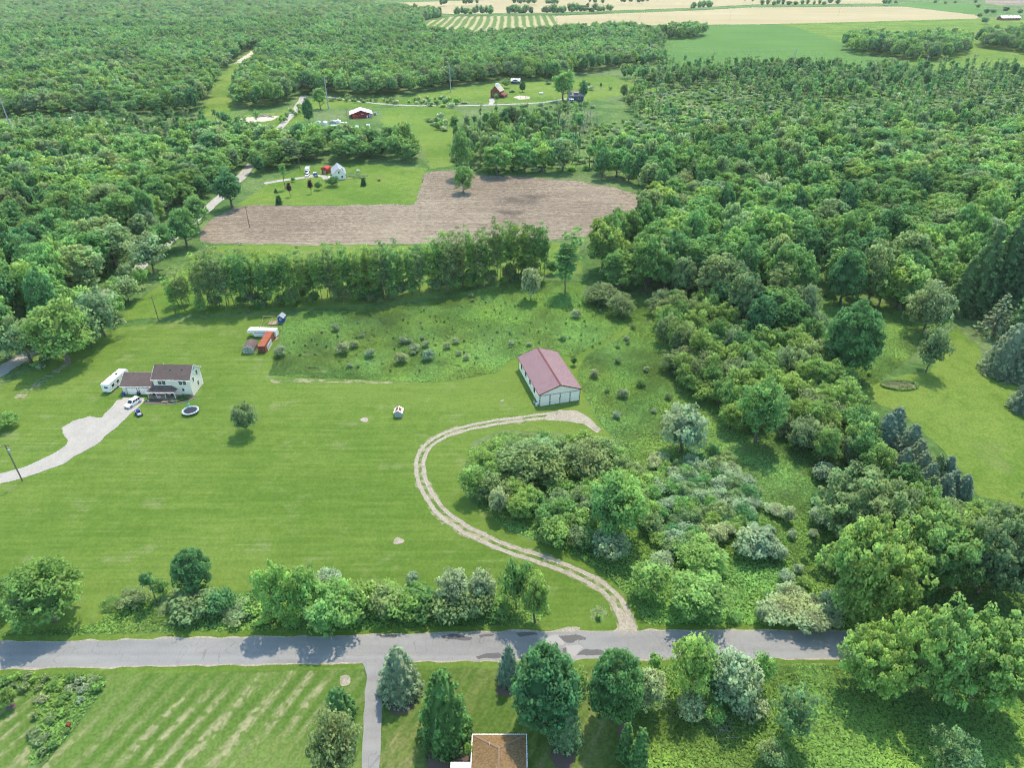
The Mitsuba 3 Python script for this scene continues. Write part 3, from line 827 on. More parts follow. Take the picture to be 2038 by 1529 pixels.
MANUAL = [  # kind, name, xc, w, top, bottom, label, category
    ('near', 'broadleaf_tree', -6, 95, 1135, 1245, 'green roadside tree cut off by the left edge of the photo', 'tree', 0),
    ('near', 'broadleaf_tree', 112, 148, 1114, 1266, 'large full round tree by the road, first whole one from the left', 'tree', 0),
    ('maple', 'broadleaf_tree', 380, 76, 1088, 1180, 'dark dense tree rising above the left end of the roadside hedge', 'tree', 0),
    ('thin', 'sapling', 292, 26, 1128, 1180, 'slender dark sapling behind the left end of the hedge', 'sapling', 1),
    ('scrub', 'sapling', 318, 36, 1148, 1192, 'small bushy sapling beside the slender one at the hedge', 'sapling', 1),
    ('scrub', 'hedge_shrub', 262, 62, 1170, 1212, 'dark thorny shrub at the far left end of the hedge', 'shrub', 3),
    ('willow', 'broadleaf_tree', 565, 92, 1106, 1258, 'tall airy tree with pale stems in the middle of the hedge', 'tree', 0),
    ('willow', 'broadleaf_tree', 615, 76, 1116, 1250, 'airy tree close to the right of the pale-stemmed hedge tree', 'tree', 2),
    ('willow', 'broadleaf_tree', 668, 128, 1150, 1270, 'drooping tree in the hedge casting a branchy shadow across the road', 'tree', 0),
    ('silver_tree', 'silver_shrub', 654, 56, 1130, 1172, 'silvery crown showing behind the drooping hedge tree', 'shrub', 0),
    ('silver_tree', 'silver_shrub', 902, 74, 1128, 1210, 'large silvery shrub standing in the right half of the hedge', 'shrub', 0),
    ('silver_tree', 'silver_shrub', 960, 62, 1132, 1205, 'silvery shrub next to the tall tree at the right end of the hedge', 'shrub', 0),
    ('silver_shrub', 'silver_shrub', 820, 30, 1138, 1166, 'small round silvery shrub alone behind the hedge', 'shrub', 0),
    ('scrub', 'broadleaf_tree', 1028, 72, 1096, 1235, 'tall ragged tree at the right end of the hedge', 'tree', 1),
    ('bright', 'broadleaf_tree', 1065, 66, 1135, 1262, 'bright green tree at the road, last one of the hedge', 'tree', 0),
    ('bright', 'broadleaf_tree', 1385, 132, 1136, 1250, 'bright spreading tree north of the road right of the drive mouth', 'tree', 1),
    ('bright', 'broadleaf_tree', 1395, 110, 1062, 1150, 'yellow-green bushy tree behind the spreading roadside tree', 'tree', 0),
    ('scrub', 'broadleaf_tree', 1300, 90, 1108, 1195, 'light green bushy tree nearest the bend of the farm drive', 'tree', 2),
    ('silver_tree', 'silver_shrub', 1215, 84, 1046, 1118, 'greyish round shrub inside the bend of the farm drive', 'shrub', 0),
    ('bright', 'broadleaf_tree', 1230, 132, 928, 1072, 'bright airy tree standing tallest in the thicket by the drive', 'tree', 2),
    ('scrub', 'broadleaf_tree', 940, 62, 918, 988, 'yellow-green tree at the left tip of the thicket', 'tree', 2),
    ('silver_shrub', 'silver_shrub', 992, 44, 972, 1030, 'pale shrub at the lower left edge of the thicket', 'shrub', 0),
    ('near', 'broadleaf_tree', 1060, 150, 862, 972, 'wide dull olive tree at the top left of the thicket', 'tree', 2),
    ('dull_tree', 'broadleaf_tree', 1165, 110, 868, 960, 'dull twiggy tree at the upper right of the thicket', 'tree', 0),
    ('silver_tree', 'broadleaf_tree', 1362, 98, 800, 905, 'pale grey-green tree where the meadow meets the scrub wood', 'tree', 0),
    ('bright', 'broadleaf_tree', 1520, 96, 745, 880, 'bright tree with a clear dark stem in the scrub wood', 'tree', 2),
    ('maple', 'broadleaf_tree', 1702, 108, 600, 745, 'big dark green egg-shaped tree beside the grassy clearing', 'tree', 1),
    ('maple', 'broadleaf_tree', 1690, 76, 495, 600, 'deep green rounded tree behind the grassy clearing', 'tree', 0),
    ('maple', 'broadleaf_tree', 1815, 80, 500, 585, 'dark clumpy domed tree near the tall dark spruces', 'tree', 1),
    ('dull_tree', 'broadleaf_tree', 1855, 92, 555, 665, 'brownish thin-leaved tree at the top of the right lawn', 'tree', 0),
    ('scrub', 'broadleaf_tree', 1862, 62, 640, 738, 'small tree on the right lawn with its shadow beside it', 'tree', 0),
    ('thin_spruce', 'spruce_tree', 1974, 74, 586, 682, 'half bare silvery spruce before the dark spruces', 'tree', 0),
    ('blue_spruce', 'spruce_tree', 1992, 74, 645, 758, 'blue spruce at the right lawn, left one of a pair', 'tree', 0),
    ('blue_spruce', 'spruce_tree', 2040, 70, 662, 770, 'blue spruce at the right lawn, right one of a pair', 'tree', 1),
    ('blue_spruce', 'spruce_tree', 2040, 62, 745, 830, 'pale spruce cut by the right edge beside the lawn', 'tree', 0),
    ('oak', 'broadleaf_tree', 1742, 190, 1020, 1232, 'huge spreading oak north of the road, left one of the right edge wood', 'tree', 1),
    ('oak', 'broadleaf_tree', 1860, 190, 995, 1185, 'huge light green oak in the middle of the right edge wood', 'tree', 4),
    ('oak', 'broadleaf_tree', 1985, 180, 1005, 1200, 'huge oak of the right edge wood touching the photo edge', 'tree', 3),
    ('oak', 'broadleaf_tree', 1870, 130, 980, 1070, 'rounded oak at the top of the right edge wood next to the lawn', 'tree', 3),
    ('oak', 'broadleaf_tree', 1968, 130, 1000, 1090, 'pale oak of the right edge wood just below the lawn', 'tree', 4),
    ('maple', 'broadleaf_tree', 1800, 72, 922, 1022, 'dark round tree below the diagonal line of spruces', 'tree', 0),
    ('oak', 'broadleaf_tree', 1752, 150, 1238, 1395, 'bright tree overhanging the road from its near side, leftmost of three', 'tree', 0),
    ('oak', 'broadleaf_tree', 1862, 165, 1190, 1400, 'bright tall tree overhanging the road, middle one of three', 'tree', 1),
    ('oak', 'broadleaf_tree', 1975, 180, 1210, 1420, 'broad tree overhanging the road, at the right edge', 'tree', 4),
    ('scrub', 'broadleaf_tree', 1385, 100, 1250, 1385, 'light airy tree across the road from the spreading one', 'tree', 2),
    ('silver_tree', 'broadleaf_tree', 1465, 106, 1290, 1412, 'grey-green tree just south of the road among the group of shrubs', 'tree', 0),
    ('scrub', 'broadleaf_tree', 1518, 54, 1294, 1372, 'small green tree at the right side of the grey-green one', 'tree', 4),
    ('silver_shrub', 'silver_shrub', 1376, 70, 1374, 1438, 'silvery shrub at the lower left of the group south of the road', 'shrub', 0),
    ('silver_shrub', 'silver_shrub', 1486, 84, 1366, 1432, 'silvery shrub at the lower right of the group south of the road', 'shrub', 0),
    ('shrub', 'shrub', 1422, 46, 1400, 1446, 'small green shrub by the grey brushwood south of the road', 'shrub', 0),
    ('shrub', 'shrub', 1430, 60, 1335, 1400, 'dark green shrub in the middle of the group south of the road', 'shrub', 3),
    ('silver_tree', 'broadleaf_tree', 1292, 72, 1325, 1415, 'soft grey-green bush leaning on the right dark maple', 'tree', 0),
    ('thin', 'sapling', 1305, 26, 1298, 1338, 'small green sapling at the near road edge', 'sapling', 0),
    ('pine', 'pine_tree', 1588, 106, 1350, 1482, 'dark ragged pine standing in the grass south of the road', 'tree', 0),
    ('pine', 'pine_tree', 1902, 108, 1444, 1560, 'dark ragged pine cut by the bottom edge at the right', 'tree', 0),
    ('shrub', 'shrub', 1536, 60, 1474, 1534, 'round green shrub below the dark pine', 'shrub', 4),
    ('maple', 'broadleaf_tree', 1086, 140, 1284, 1452, 'large dark clumpy maple behind the brown roofed house', 'tree', 0),
    ('maple', 'broadleaf_tree', 1226, 112, 1294, 1436, 'dark clumpy maple right of the large one, at the yard edge', 'tree', 1),
    ('blue_spruce', 'spruce_tree', 797, 82, 1298, 1408, 'plump blue spruce beside the asphalt drive', 'tree', 0),
    ('blue_spruce', 'spruce_tree', 1012, 44, 1292, 1372, 'narrow blue spruce tucked beside the large maple', 'tree', 1),
    ('yew_spruce', 'spruce_tree', 888, 98, 1356, 1508, 'broad dark green spruce left of the brown roof', 'tree', 0),
    ('grey_spruce', 'spruce_tree', 1124, 62, 1394, 1500, 'grey-green spruce right of the brown roof', 'tree', 0),
    ('arborvitae', 'arborvitae', 1240, 26, 1450, 1524, 'slim dark evergreen shrub at the yard edge, left one', 'shrub', 0),
    ('arborvitae', 'arborvitae', 1266, 34, 1464, 1548, 'slim dark evergreen shrub at the yard edge, right one', 'shrub', 0),
    ('dull_tree', 'broadleaf_tree', 662, 116, 1408, 1560, 'brownish blossoming tree at the bottom beside the asphalt drive', 'tree', 0),
    ('yew_spruce', 'spruce_tree', 678, 62, 1376, 1450, 'dark conical tree behind the brownish blossoming one', 'tree', 0),
    ('shrub', 'young_tree', 14, 36, 1366, 1412, 'little round tree in a mulch ring at the left edge', 'tree', 2),
    ('shrub', 'shrub', 1150, 44, 1328, 1374, 'yellowish bush between the two dark maples', 'shrub', 2),
    ('shrub', 'shrub', 934, 20, 1480, 1512, 'yellow-green bush squeezed against the brown roofed house', 'shrub', 2),
    ('shrub', 'young_tree', 486, 58, 800, 866, 'lone pale bushy tree in the middle of the mown lawn', 'tree', 1),
    ('silver_tree', 'silver_willow', 1057, 42, 526, 596, 'silvery white tree alone in front of the poplar row', 'tree', 0),
    ('dull_tree', 'round_bush', 1196, 78, 560, 607, 'wide rounded bush in the meadow, left one of two', 'bush', 0),
    ('dull_tree', 'round_bush', 1237, 60, 582, 632, 'wide rounded bush in the meadow, right one of two', 'bush', 0),
    ('willow', 'broadleaf_tree', 921, 44, 326, 380, 'dense low tree standing in the ploughed field', 'tree', 0),
    ('willow', 'broadleaf_tree', 917, 46, 250, 345, 'tall leafy tree right behind the one in the ploughed field', 'tree', 5),
    ('poplar', 'broadleaf_tree', 1128, 60, 455, 575, 'separate tall tree between the poplar row and the right wood', 'tree', 4),
    ('near', 'broadleaf_tree', 110, 130, 590, 720, 'full tree standing between the gravel road and the lawn', 'tree', 3),
    ('near', 'broadleaf_tree', 40, 90, 622, 718, 'olive tree left of the full one at the gravel road', 'tree', 2),
    ('scrub', 'broadleaf_tree', 168, 72, 606, 688, 'bushy tree right of the full one at the gravel road', 'tree', 0),
    ('scrub', 'broadleaf_tree', 150, 80, 566, 640, 'bushy tree behind the full one at the gravel road', 'tree', 5),
    ('scrub', 'broadleaf_tree', 222, 60, 580, 632, 'low bushy tree at the corner of lawn and grass strip', 'tree', 1),
    ('scrub', 'broadleaf_tree', 322, 60, 440, 500, 'small tree on the near side of the gravel road above the grass strip', 'tree', 4),
    ('scrub', 'broadleaf_tree', 190, 84, 560, 665, 'dull tree leaning over the gravel road at the lawn corner', 'tree', 3),
    ('scrub', 'broadleaf_tree', 246, 66, 548, 600, 'bush at the gravel road where the grass strip begins', 'tree', 0),
    ('scrub', 'broadleaf_tree', 292, 92, 458, 540, 'yellowish tree over the gravel road left of the grass strip', 'tree', 3),
    ('near', 'broadleaf_tree', 361, 66, 410, 486, 'tree on the near side of the gravel road by the field corner', 'tree', 0),
    ('broad', 'broadleaf_tree', 388, 50, 384, 450, 'tall tree where the gravel road meets the ploughed field', 'tree', 1),
    ('broad', 'broadleaf_tree', 452, 64, 335, 405, 'leafy tree at the left corner of the house lawn', 'tree', 2),
    ('shrub', 'shrub', 6, 56, 818, 858, 'low green bush bed at the left edge of the mown lawn', 'shrub', 0),
    # round the white house
    ('shrub', 'shrub', 660, 32, 350, 371, 'green shrub against the white house', 'shrub', 3),
    ('purple_tree', 'purple_tree', 617, 11, 357, 378, 'little purple-leaved tree left of the white house, right one', 'tree', 0),
    ('purple_tree', 'purple_tree', 575, 11, 363, 384, 'little purple-leaved tree left of the white house, left one', 'tree', 0),
    ('shrub', 'young_tree', 633, 15, 360, 378, 'small light green tree in front of the white house', 'tree', 0),
    ('shrub', 'young_tree', 583, 9, 352, 362, 'tiny round tree by the drive of the white house', 'tree', 0),
    ('arborvitae', 'young_spruce', 556, 12, 389, 408, 'young spruce on the house lawn near the field edge', 'tree', 0),
    ('arborvitae', 'young_spruce', 724, 10, 354, 371, 'young spruce right of the white house', 'tree', 0),
    ('arborvitae', 'young_spruce', 549, 6, 376, 384, 'tiny spruce at the left of the house lawn', 'tree', 0),
    ('thin', 'sapling', 562, 16, 320, 356, 'pale sapling by the drive of the white house', 'sapling', 0),
    ('shrub', 'young_tree', 1142, 14, 709, 728, 'small dark bush right behind the barn', 'shrub', 3),
    # far red house and dark house
    ('broad', 'broadleaf_tree', 1122, 46, 136, 190, 'tall tree left of the far navy house', 'tree', 0),
    ('maple', 'broadleaf_tree', 1040, 13, 162, 180, 'dark evergreen-like tree by the far red house yard', 'tree', 0),
    ('shrub', 'shrub', 1007, 20, 155, 174, 'round light green bush beside the little far shed', 'shrub', 2),
    ('shrub', 'shrub', 987, 10, 186, 196, 'round green bush in front of the far red house', 'shrub', 0),
    ('broad', 'broadleaf_tree', 1162, 20, 160, 195, 'tree right of the far navy house', 'tree', 2),
    ('maple', 'broadleaf_tree', 612, 22, 196, 240, 'dark upright tree left of the red barn lawn', 'tree', 0),
    ('broad', 'broadleaf_tree', 635, 28, 172, 210, 'tree left of the tall steel pole near the red barn', 'tree', 1),
]
for (kd, nm, xc, w, yt, yb, lab, ct, pk) in MANUAL:
    if 1228 <= yb <= 1272 and yt > 1080 and xc < 1500:      # crowns that come down to the ground by the road
        q = plant_base(kd, nm, xc, yb - 16 - .10 * w, yt + .10 * w, w, lab, ct, pick=pk)
    else:
        q = plant(kd, nm, xc, w, yt, yb, lab, ct, pick=pk)
    TAKEN.append(q[:3])

for (x, y, w) in [(683, 693, 32), (705, 686, 19), (735, 703, 23), (802, 677, 20), (815, 679, 15), (825, 693, 23), (847, 685, 18), (798, 713, 28), (852, 707, 28), (890, 688, 18), (907, 678, 18), (1018, 682, 14), (1053, 685, 13),
                  (928, 711, 15), (913, 703, 13), (697, 727, 13), (720, 668, 12), (668, 652, 19), (557, 699, 28), (1183, 744, 22), (1247, 673, 13), (1240, 783, 24), (1227, 826, 20), (1302, 818, 13), (840, 672, 12), (822, 703, 12), (1146, 625, 22), (938, 588, 12), (1287, 735, 14)]:
    TAKEN.append(plant('silver_shrub', 'meadow_shrub', x, w, y - w * .42, y + w * .42, zone('meadow', 'small silvery bush in the tall meadow grass', *P(x, y)), 'shrub', 'silvery meadow bushes')[:3])
for (x, y, w) in [(1208, 778, 11), (1277, 762, 20), (1260, 650, 13), (1230, 718, 16), (1230, 690, 10), (1250, 683, 10), (1120, 675, 14), (1330, 790, 16), (757, 600, 16), (710, 670, 10), (940, 598, 10), (1095, 605, 12)]:
    TAKEN.append(plant('shrub', 'meadow_bush', x, w, y - w * .42, y + w * .42, zone('meadow', 'small green bush in the tall meadow grass', *P(x, y)), 'shrub', 'green meadow bushes')[:3])
# the hedge along the road
for (x, yb, w, yt) in [(225, 1232, 50, 1190), (300, 1222, 84, 1178), (345, 1228, 66, 1184), (395, 1255, 96, 1172), (440, 1240, 70, 1165), (478, 1256, 74, 1200), (520, 1240, 70, 1178), (530, 1256, 60, 1205), (585, 1258, 70, 1205), (720, 1240, 72, 1152), (712, 1256, 60, 1190),
                       (765, 1250, 82, 1166), (800, 1252, 84, 1172), (848, 1254, 90, 1176), (895, 1256, 84, 1172), (945, 1256, 80, 1170), (985, 1250, 66, 1186), (830, 1225, 60, 1160), (770, 1210, 56, 1155), (250, 1250, 60, 1222), (640, 1252, 60, 1200), (1190, 1245, 40, 1215)]:
    TAKEN.append(plant_base('shrub' if rng.random() < .6 else 'scrub', 'hedge_shrub', x, yb - 14 - .22 * w, yt + .16 * w, w, 'leafy green shrub of the roadside hedge ' + ('in its left third' if x < 460 else 'in its middle' if x < 740 else 'in its right third' if x < 1100 else 'alone beyond its right end'), 'shrub', 'shrubs of the roadside hedge')[:3])
# the diagonal line of spruces by the right lawn
for i_, (x, yt, w) in enumerate([(1772, 808, 42), (1752, 822, 44), (1805, 842, 40), (1818, 872, 38), (1828, 895, 34), (1858, 902, 32), (1842, 918, 36), (1880, 905, 30), (1870, 940, 36), (1890, 932, 30), (1912, 942, 30), (1790, 890, 40), (1845, 945, 32)]):
    TAKEN.append(plant('blue_spruce' if rng.random() < .65 else 'grey_spruce', 'spruce_tree', x, w * 1.25, yt, yt + w * 1.8, 'narrow spruce in the diagonal line along the right lawn, ' + ('upper end' if yt < 860 else 'middle' if yt < 915 else 'lower end'), 'tree', 'spruces in the diagonal line')[:3])
# tall dark spruces at the right edge
for (x, yt, yb, w) in [(1930, 462, 630, 74), (1968, 446, 630, 76), (2006, 456, 640, 78), (2044, 470, 660, 80), (1902, 515, 632, 58), (2030, 540, 690, 66)]:
    TAKEN.append(plant('dark_spruce', 'dark_spruce_tree', x, w, yt, yb, 'tall dark spruce of the stand above the right lawn, ' + ('left side' if x < 1950 else 'middle' if x < 2020 else 'right side'), 'tree', 'tall dark spruces')[:3])
# the row of poplars
bl = np.array([(352, 622), (420, 618), (480, 616), (620, 604), (760, 598), (900, 578), (1000, 565), (1095, 552)])
tp = np.array([(352, 545), (420, 490), (480, 492), (620, 497), (700, 482), (800, 480), (860, 462), (940, 448), (1000, 436), (1095, 446)])
ORD = [None, 'first', 'second', 'third', 'fourth', 'fifth', 'sixth', 'seventh', 'eighth', 'ninth', 'tenth'] + [a + b for a in ('', 'twenty-', 'thirty-', 'forty-', 'fifty-', 'sixty-') for b in (('eleventh', 'twelfth', 'thirteenth', 'fourteenth', 'fifteenth', 'sixteenth', 'seventeenth', 'eighteenth', 'nineteenth', 'twentieth') if a == '' else ('first', 'second', 'third', 'fourth', 'fifth', 'sixth', 'seventh', 'eighth', 'ninth', 'tenth'))]
n_pop = 0
for row in range(2):
    x = 350 + 6 * row
    while x < 1090:
        if not (372 < x < 404 and row == 0):
            by = np.interp(x, bl[:, 0], bl[:, 1]) - row * 13 + rng.normal(0, 2)
            ty = np.interp(x, tp[:, 0], tp[:, 1]) + rng.uniform(-6, 22) - row * 3
            n_pop = n_pop + 1 if row == 0 else n_pop
            lab_ = f'slender tall tree, {ORD[n_pop]} from the left in the front line of the middle row' if row == 0 else 'slender tall tree in the back line of the middle row, ' + ('left part' if x < 560 else 'middle part' if x < 820 else 'right part')
            q = plant_base('poplar', 'poplar_tree', x, by, ty, rng.uniform(24, 36), lab_, 'tree', 'slender trees of the middle row')
            TAKEN.append([q[0], q[1], 1.2])
        x += rng.uniform(13, 20) if row == 0 else rng.uniform(18, 30)
for k in range(70):
    x = rng.uniform(380, 1100)
    by = np.interp(x, bl[:, 0], bl[:, 1]) + rng.uniform(-12, 6)
    w = rng.uniform(18, 36)
    plant('scrub' if rng.random() < .35 else 'shrub', 'undergrowth_shrub', x, w, by - w * rng.uniform(.8, 1.3), by, 'green shrub at the foot of the slender tree row', 'shrub', 'shrubs under the middle row')

# ------------------------------------------------------------------ woods filled over their real footprint
TAKEN = np.array(TAKEN)


def spots(poly, spacing, dmin=0, dmax=9e9, seed=1, avoid=True, margin=.10):
    """jittered hexagonal points inside a footprint"""
    r = np.random.default_rng(seed)
    if not hasattr(poly, 'area'):
        poly = Polygon([P(*q) for q in poly]).buffer(0)
    if poly.is_empty:
        return np.zeros((0, 2))
    x0, y0, x1, y1 = poly.bounds
    nx, ny = int((x1 - x0) / spacing) + 2, int((y1 - y0) / (spacing * .87)) + 2
    i, j = np.meshgrid(np.arange(nx), np.arange(ny))
    x = x0 + (i + .5 * (j % 2)) * spacing + r.uniform(-.38, .38, i.shape) * spacing
    y = y0 + j * spacing * .87 + r.uniform(-.38, .38, i.shape) * spacing
    p = np.c_[x.ravel(), y.ravel()]
    d = np.hypot(p[:, 0], p[:, 1])
    p = p[(p[:, 1] > 0) & (d >= dmin) & (d < dmax)]
    p = p[in_view(p[:, 0], p[:, 1], margin)]
    p = p[shapely.contains_xy(poly, p[:, 0], p[:, 1])]
    if avoid:
        p = p[~shapely.contains_xy(OPEN_U, p[:, 0], p[:, 1])]
        if len(p):
            dd = np.hypot(p[:, None, 0] - TAKEN[None, :, 0], p[:, None, 1] - TAKEN[None, :, 1]) if len(p) < 20000 else None
            if dd is not None:
                p = p[(dd > TAKEN[None, :, 2] * .8 + spacing * .25).all(1)]
    return p


W_LEFT = [(-700, 900), (-300, 790), (-20, 760), (66, 716), (150, 648), (198, 580), (300, 482), (386, 408), (440, 374), (535, 350), (600, 324), (690, 321), (852, 326), (858, 318), (835, 300), (760, 296), (690, 296), (640, 290), (600, 288), (540, 288), (420, 290), (330, 298), (200, 298), (0, 292), (-700, 292)]
W_LEFT2 = [(-700, 236), (0, 233), (120, 229), (252, 229), (398, 228), (416, 200), (428, 174), (444, 146), (465, 125), (500, 100), (500, 60), (-700, 60)]
W_MID = [(456, 218), (542, 216), (590, 206), (604, 190), (700, 196), (800, 192), (880, 177), (940, 170), (1000, 160), (1060, 162), (1118, 158), (1170, 148), (1212, 138), (1330, 130), (1335, 96), (1300, 72), (1230, 62), (1100, 70), (960, 80), (850, 78), (840, 48), (700, 60), (520, 98), (490, 128), (462, 152), (455, 180)]
W_TOP = [(-700, 62), (500, 62), (500, 100), (520, 98), (700, 60), (838, 50), (835, 42), (880, 32), (790, 22), (740, 14), (740, -6), (-700, -6)]
W_RIGHT = [(1312, 424), (1190, 492), (1186, 562), (1250, 583), (1330, 592), (1420, 620), (1480, 680), (1560, 700), (1600, 640), (1588, 566), (1625, 560), (1680, 604), (1780, 622), (1885, 640), (1908, 610), (2060, 640), (2500, 700), (2500, 275), (2060, 282), (1700, 286), (1500, 285), (1340, 300), (1200, 335), (1178, 350), (1178, 366), (1240, 372), (1285, 386)]
W_CORNER = [(2500, 1075), (2038, 1065), (1950, 1045), (1880, 1030), (1790, 1040), (1700, 1070), (1672, 1150), (1690, 1244), (2038, 1250), (2500, 1258)]
W_SOUTH = [(1700, 1325), (1690, 1390), (1750, 1420), (1900, 1430), (2038, 1440), (2500, 1480), (2500, 1325)]
W_ROW = [(958, 350), (960, 336), (1050, 336), (1132, 340), (1134, 352), (1050, 350)]
W_CLUMP1 = [(1676, 98), (1700, 108), (1760, 112), (1800, 122), (1870, 122), (1930, 105), (1925, 92), (1850, 88), (1760, 90), (1690, 88)]
W_CLUMP2 = [(1300, 78), (1380, 78), (1406, 72), (1400, 66), (1330, 68)]
W_CLUMP3 = [(1940, 92), (2038, 108), (2300, 120), (2300, 85), (2038, 78), (1945, 82)]
W_STORM = [(1216, 160), (1335, 134), (1500, 140), (1840, 142), (2060, 130), (2500, 150), (2500, 290), (2060, 296), (1500, 300), (1340, 310), (1190, 345), (1130, 340), (1100, 345), (950, 340), (905, 330), (900, 264), (930, 252), (1080, 246), (1180, 247), (1265, 238), (1240, 200)]
W_BRUSH = [(-700, 320), (0, 300), (200, 304), (330, 304), (430, 294), (540, 284), (520, 250), (400, 236), (250, 232), (100, 234), (-700, 238)]
THICKET = [(935, 985), (952, 930), (1005, 902), (1100, 890), (1190, 902), (1262, 950), (1300, 1000), (1300, 1080), (1235, 1105), (1085, 1088), (1000, 1030), (955, 1000)]
SCRUB = [(1305, 612), (1325, 700), (1338, 760), (1396, 795), (1440, 852), (1560, 900), (1650, 935), (1720, 960), (1795, 975), (1770, 890), (1735, 835), (1690, 790), (1640, 705), (1612, 640), (1560, 700), (1480, 690), (1410, 630)]
BUSHES = [(1292, 925), (1400, 895), (1480, 940), (1505, 1000), (1490, 1062), (1400, 1085), (1330, 1110), (1290, 1060), (1300, 990)]
LOWER = [(1270, 1110), (1330, 1085), (1480, 1060), (1560, 1000), (1640, 960), (1720, 985), (1690, 1060), (1660, 1150), (1680, 1245), (1310, 1248), (1290, 1190)]
CLEARING = [(1600, 575), (1660, 590), (1690, 640), (1730, 740), (1770, 760), (1690, 780), (1640, 700), (1615, 640)]
WEEDS = [(-100, 1340), (205, 1342), (195, 1390), (145, 1452), (95, 1512), (60, 1529), (62, 1480), (76, 1396), (30, 1368), (-100, 1375)]

wr = np.random.default_rng(21)


def tall(p, d):
    return 13 + 7 * meshkit.noise(np.c_[p * .012, np.zeros(len(p))]) + wr.uniform(-3, 4, len(p))


cand = []
for nm, poly, lab in (('left', W_LEFT, 'leafy tree of the left wood'), ('right', W_RIGHT, 'leafy tree of the right wood'), ('corner', W_CORNER, 'leafy oak of the wood at the right edge by the road'),
                      ('south', W_SOUTH, 'leafy tree of the clump south of the road at the right edge'), ('row', W_ROW, 'full leafy tree at the upper edge of the ploughed field')):
    sp = 10.6 if nm in ('left', 'right') else 11.0
    for q in spots(poly, sp, seed=len(cand) + 3, dmax=560):
        cand.append((q, nm, lab))
pts = np.array([c[0] for c in cand])
order = np.argsort(np.hypot(pts[:, 0], pts[:, 1]))
hs = tall(pts, None)
n_wood = 0
stuff = {}


def mass(name, label):
    labels[name] = {'label': label, 'category': name.replace('_', ' '), 'kind': 'stuff'}
    stuff[name] = 0


def more(name, kind, x, y, rad, h):
    stuff[name] += 1
    put(kind, f'{name}__{stuff[name]:05d}', x, y, rad, h, wr)


mass('far_wood', 'dense green woodland spreading over the upper half into the haze')
for o in order:
    q, nm, lab = cand[o]
    if nm in ('left', 'right') and wr.random() < .05:
        continue
    if nm in ('left', 'right') and wr.random() < .13 and n_wood < 300 and in_view(np.array([q[0]]), np.array([q[1]]), 0.01)[0]:
        kd = 'poplar' if wr.random() < .6 else 'silver_tree' if wr.random() < .5 else 'dull_tree'
        lab2 = {'poplar': 'slender tall tree', 'silver_tree': 'pale silvery tree', 'dull_tree': 'dull olive tree'}[kd] + lab[10:]
        put(kd, thing('wood_tree', zone(nm, lab2, q[0], q[1]), 'tree', {'left': 'trees of the left wood', 'right': 'trees of the right wood'}[nm]), q[0], q[1], wr.uniform(3, 4.4) if kd == 'poplar' else wr.uniform(4.5, 6.5), hs[o] * (1.15 if kd == 'poplar' else .85), wr)
        n_wood += 1
        continue
    r_ = (4.4 + 5.4 * wr.random() ** 1.3) * (.8 + .4 * meshkit.noise(np.array([[q[0] * .02, q[1] * .02, 9.]]))[0])
    if nm in ('corner', 'south'):
        r_ *= 1.25
    inside = in_view(np.array([q[0]]), np.array([q[1]]), 0.01)[0]
    if n_wood < 300 and inside:
        pk = int(wr.integers(6 if nm not in ('corner', 'south') else 4))
        tone = (('mid-green', 'greyish green', 'mid-green', 'light green', 'dark green', 'mid-green') if nm not in ('corner', 'south') else ('light green', 'light green', 'mid-green', 'greyish green'))[pk]
        lab = ('broad ' if r_ > 7 else 'small ' if r_ < 5.4 else '') + tone + lab[5:]
        key = thing('wood_tree', zone(nm, lab, q[0], q[1]) if nm in ZONES else lab, 'tree', {'left': 'trees of the left wood', 'right': 'trees of the right wood', 'corner': 'oaks of the right edge wood', 'south': 'trees south of the road', 'row': 'trees at the field edge'}[nm])
        put('wood' if nm not in ('corner', 'south') else 'oak', key, q[0], q[1], r_, hs[o] * wr.uniform(.85, 1.25), wr, pick=pk)
        n_wood += 1
    else:
        more('far_wood', 'wood' if np.hypot(*q) < 430 else 'mid', q[0], q[1], r_, hs[o])
for poly, sd in ((W_LEFT, 31), (W_LEFT2, 32), (W_RIGHT, 33), (W_MID, 34), (W_TOP, 35)):
    for lo, hi, kd, sp in ((560, 900, 'mid', 10.6), (900, 1500, 'far', 11.5), (1500, 4200, 'vfar', 13.0)):
        p = spots(poly, sp, lo, hi, sd)
        hh = tall(p, None)
        for q, h in zip(p, hh):
            more('far_wood', kd, q[0], q[1], sp * (.42 + .5 * wr.random() ** 1.4), h)
    if poly in (W_LEFT2, W_MID):
        p = spots(poly, 10.6, 0, 560, sd)
        for q, h in zip(p, tall(p, None)):
            more('far_wood', 'mid', q[0], q[1], wr.uniform(4.5, 9.0), h)
# clumps standing in the far fields
for poly, sd in ((W_CLUMP1, 41), (W_CLUMP2, 42), (W_CLUMP3, 43)):
    p = spots(poly, 11.5, 0, 5000, sd, avoid=False)
    for q, h in zip(p, tall(p, None)):
        more('far_wood', 'mid', q[0], q[1], wr.uniform(5.5, 9.5), h * 1.15)
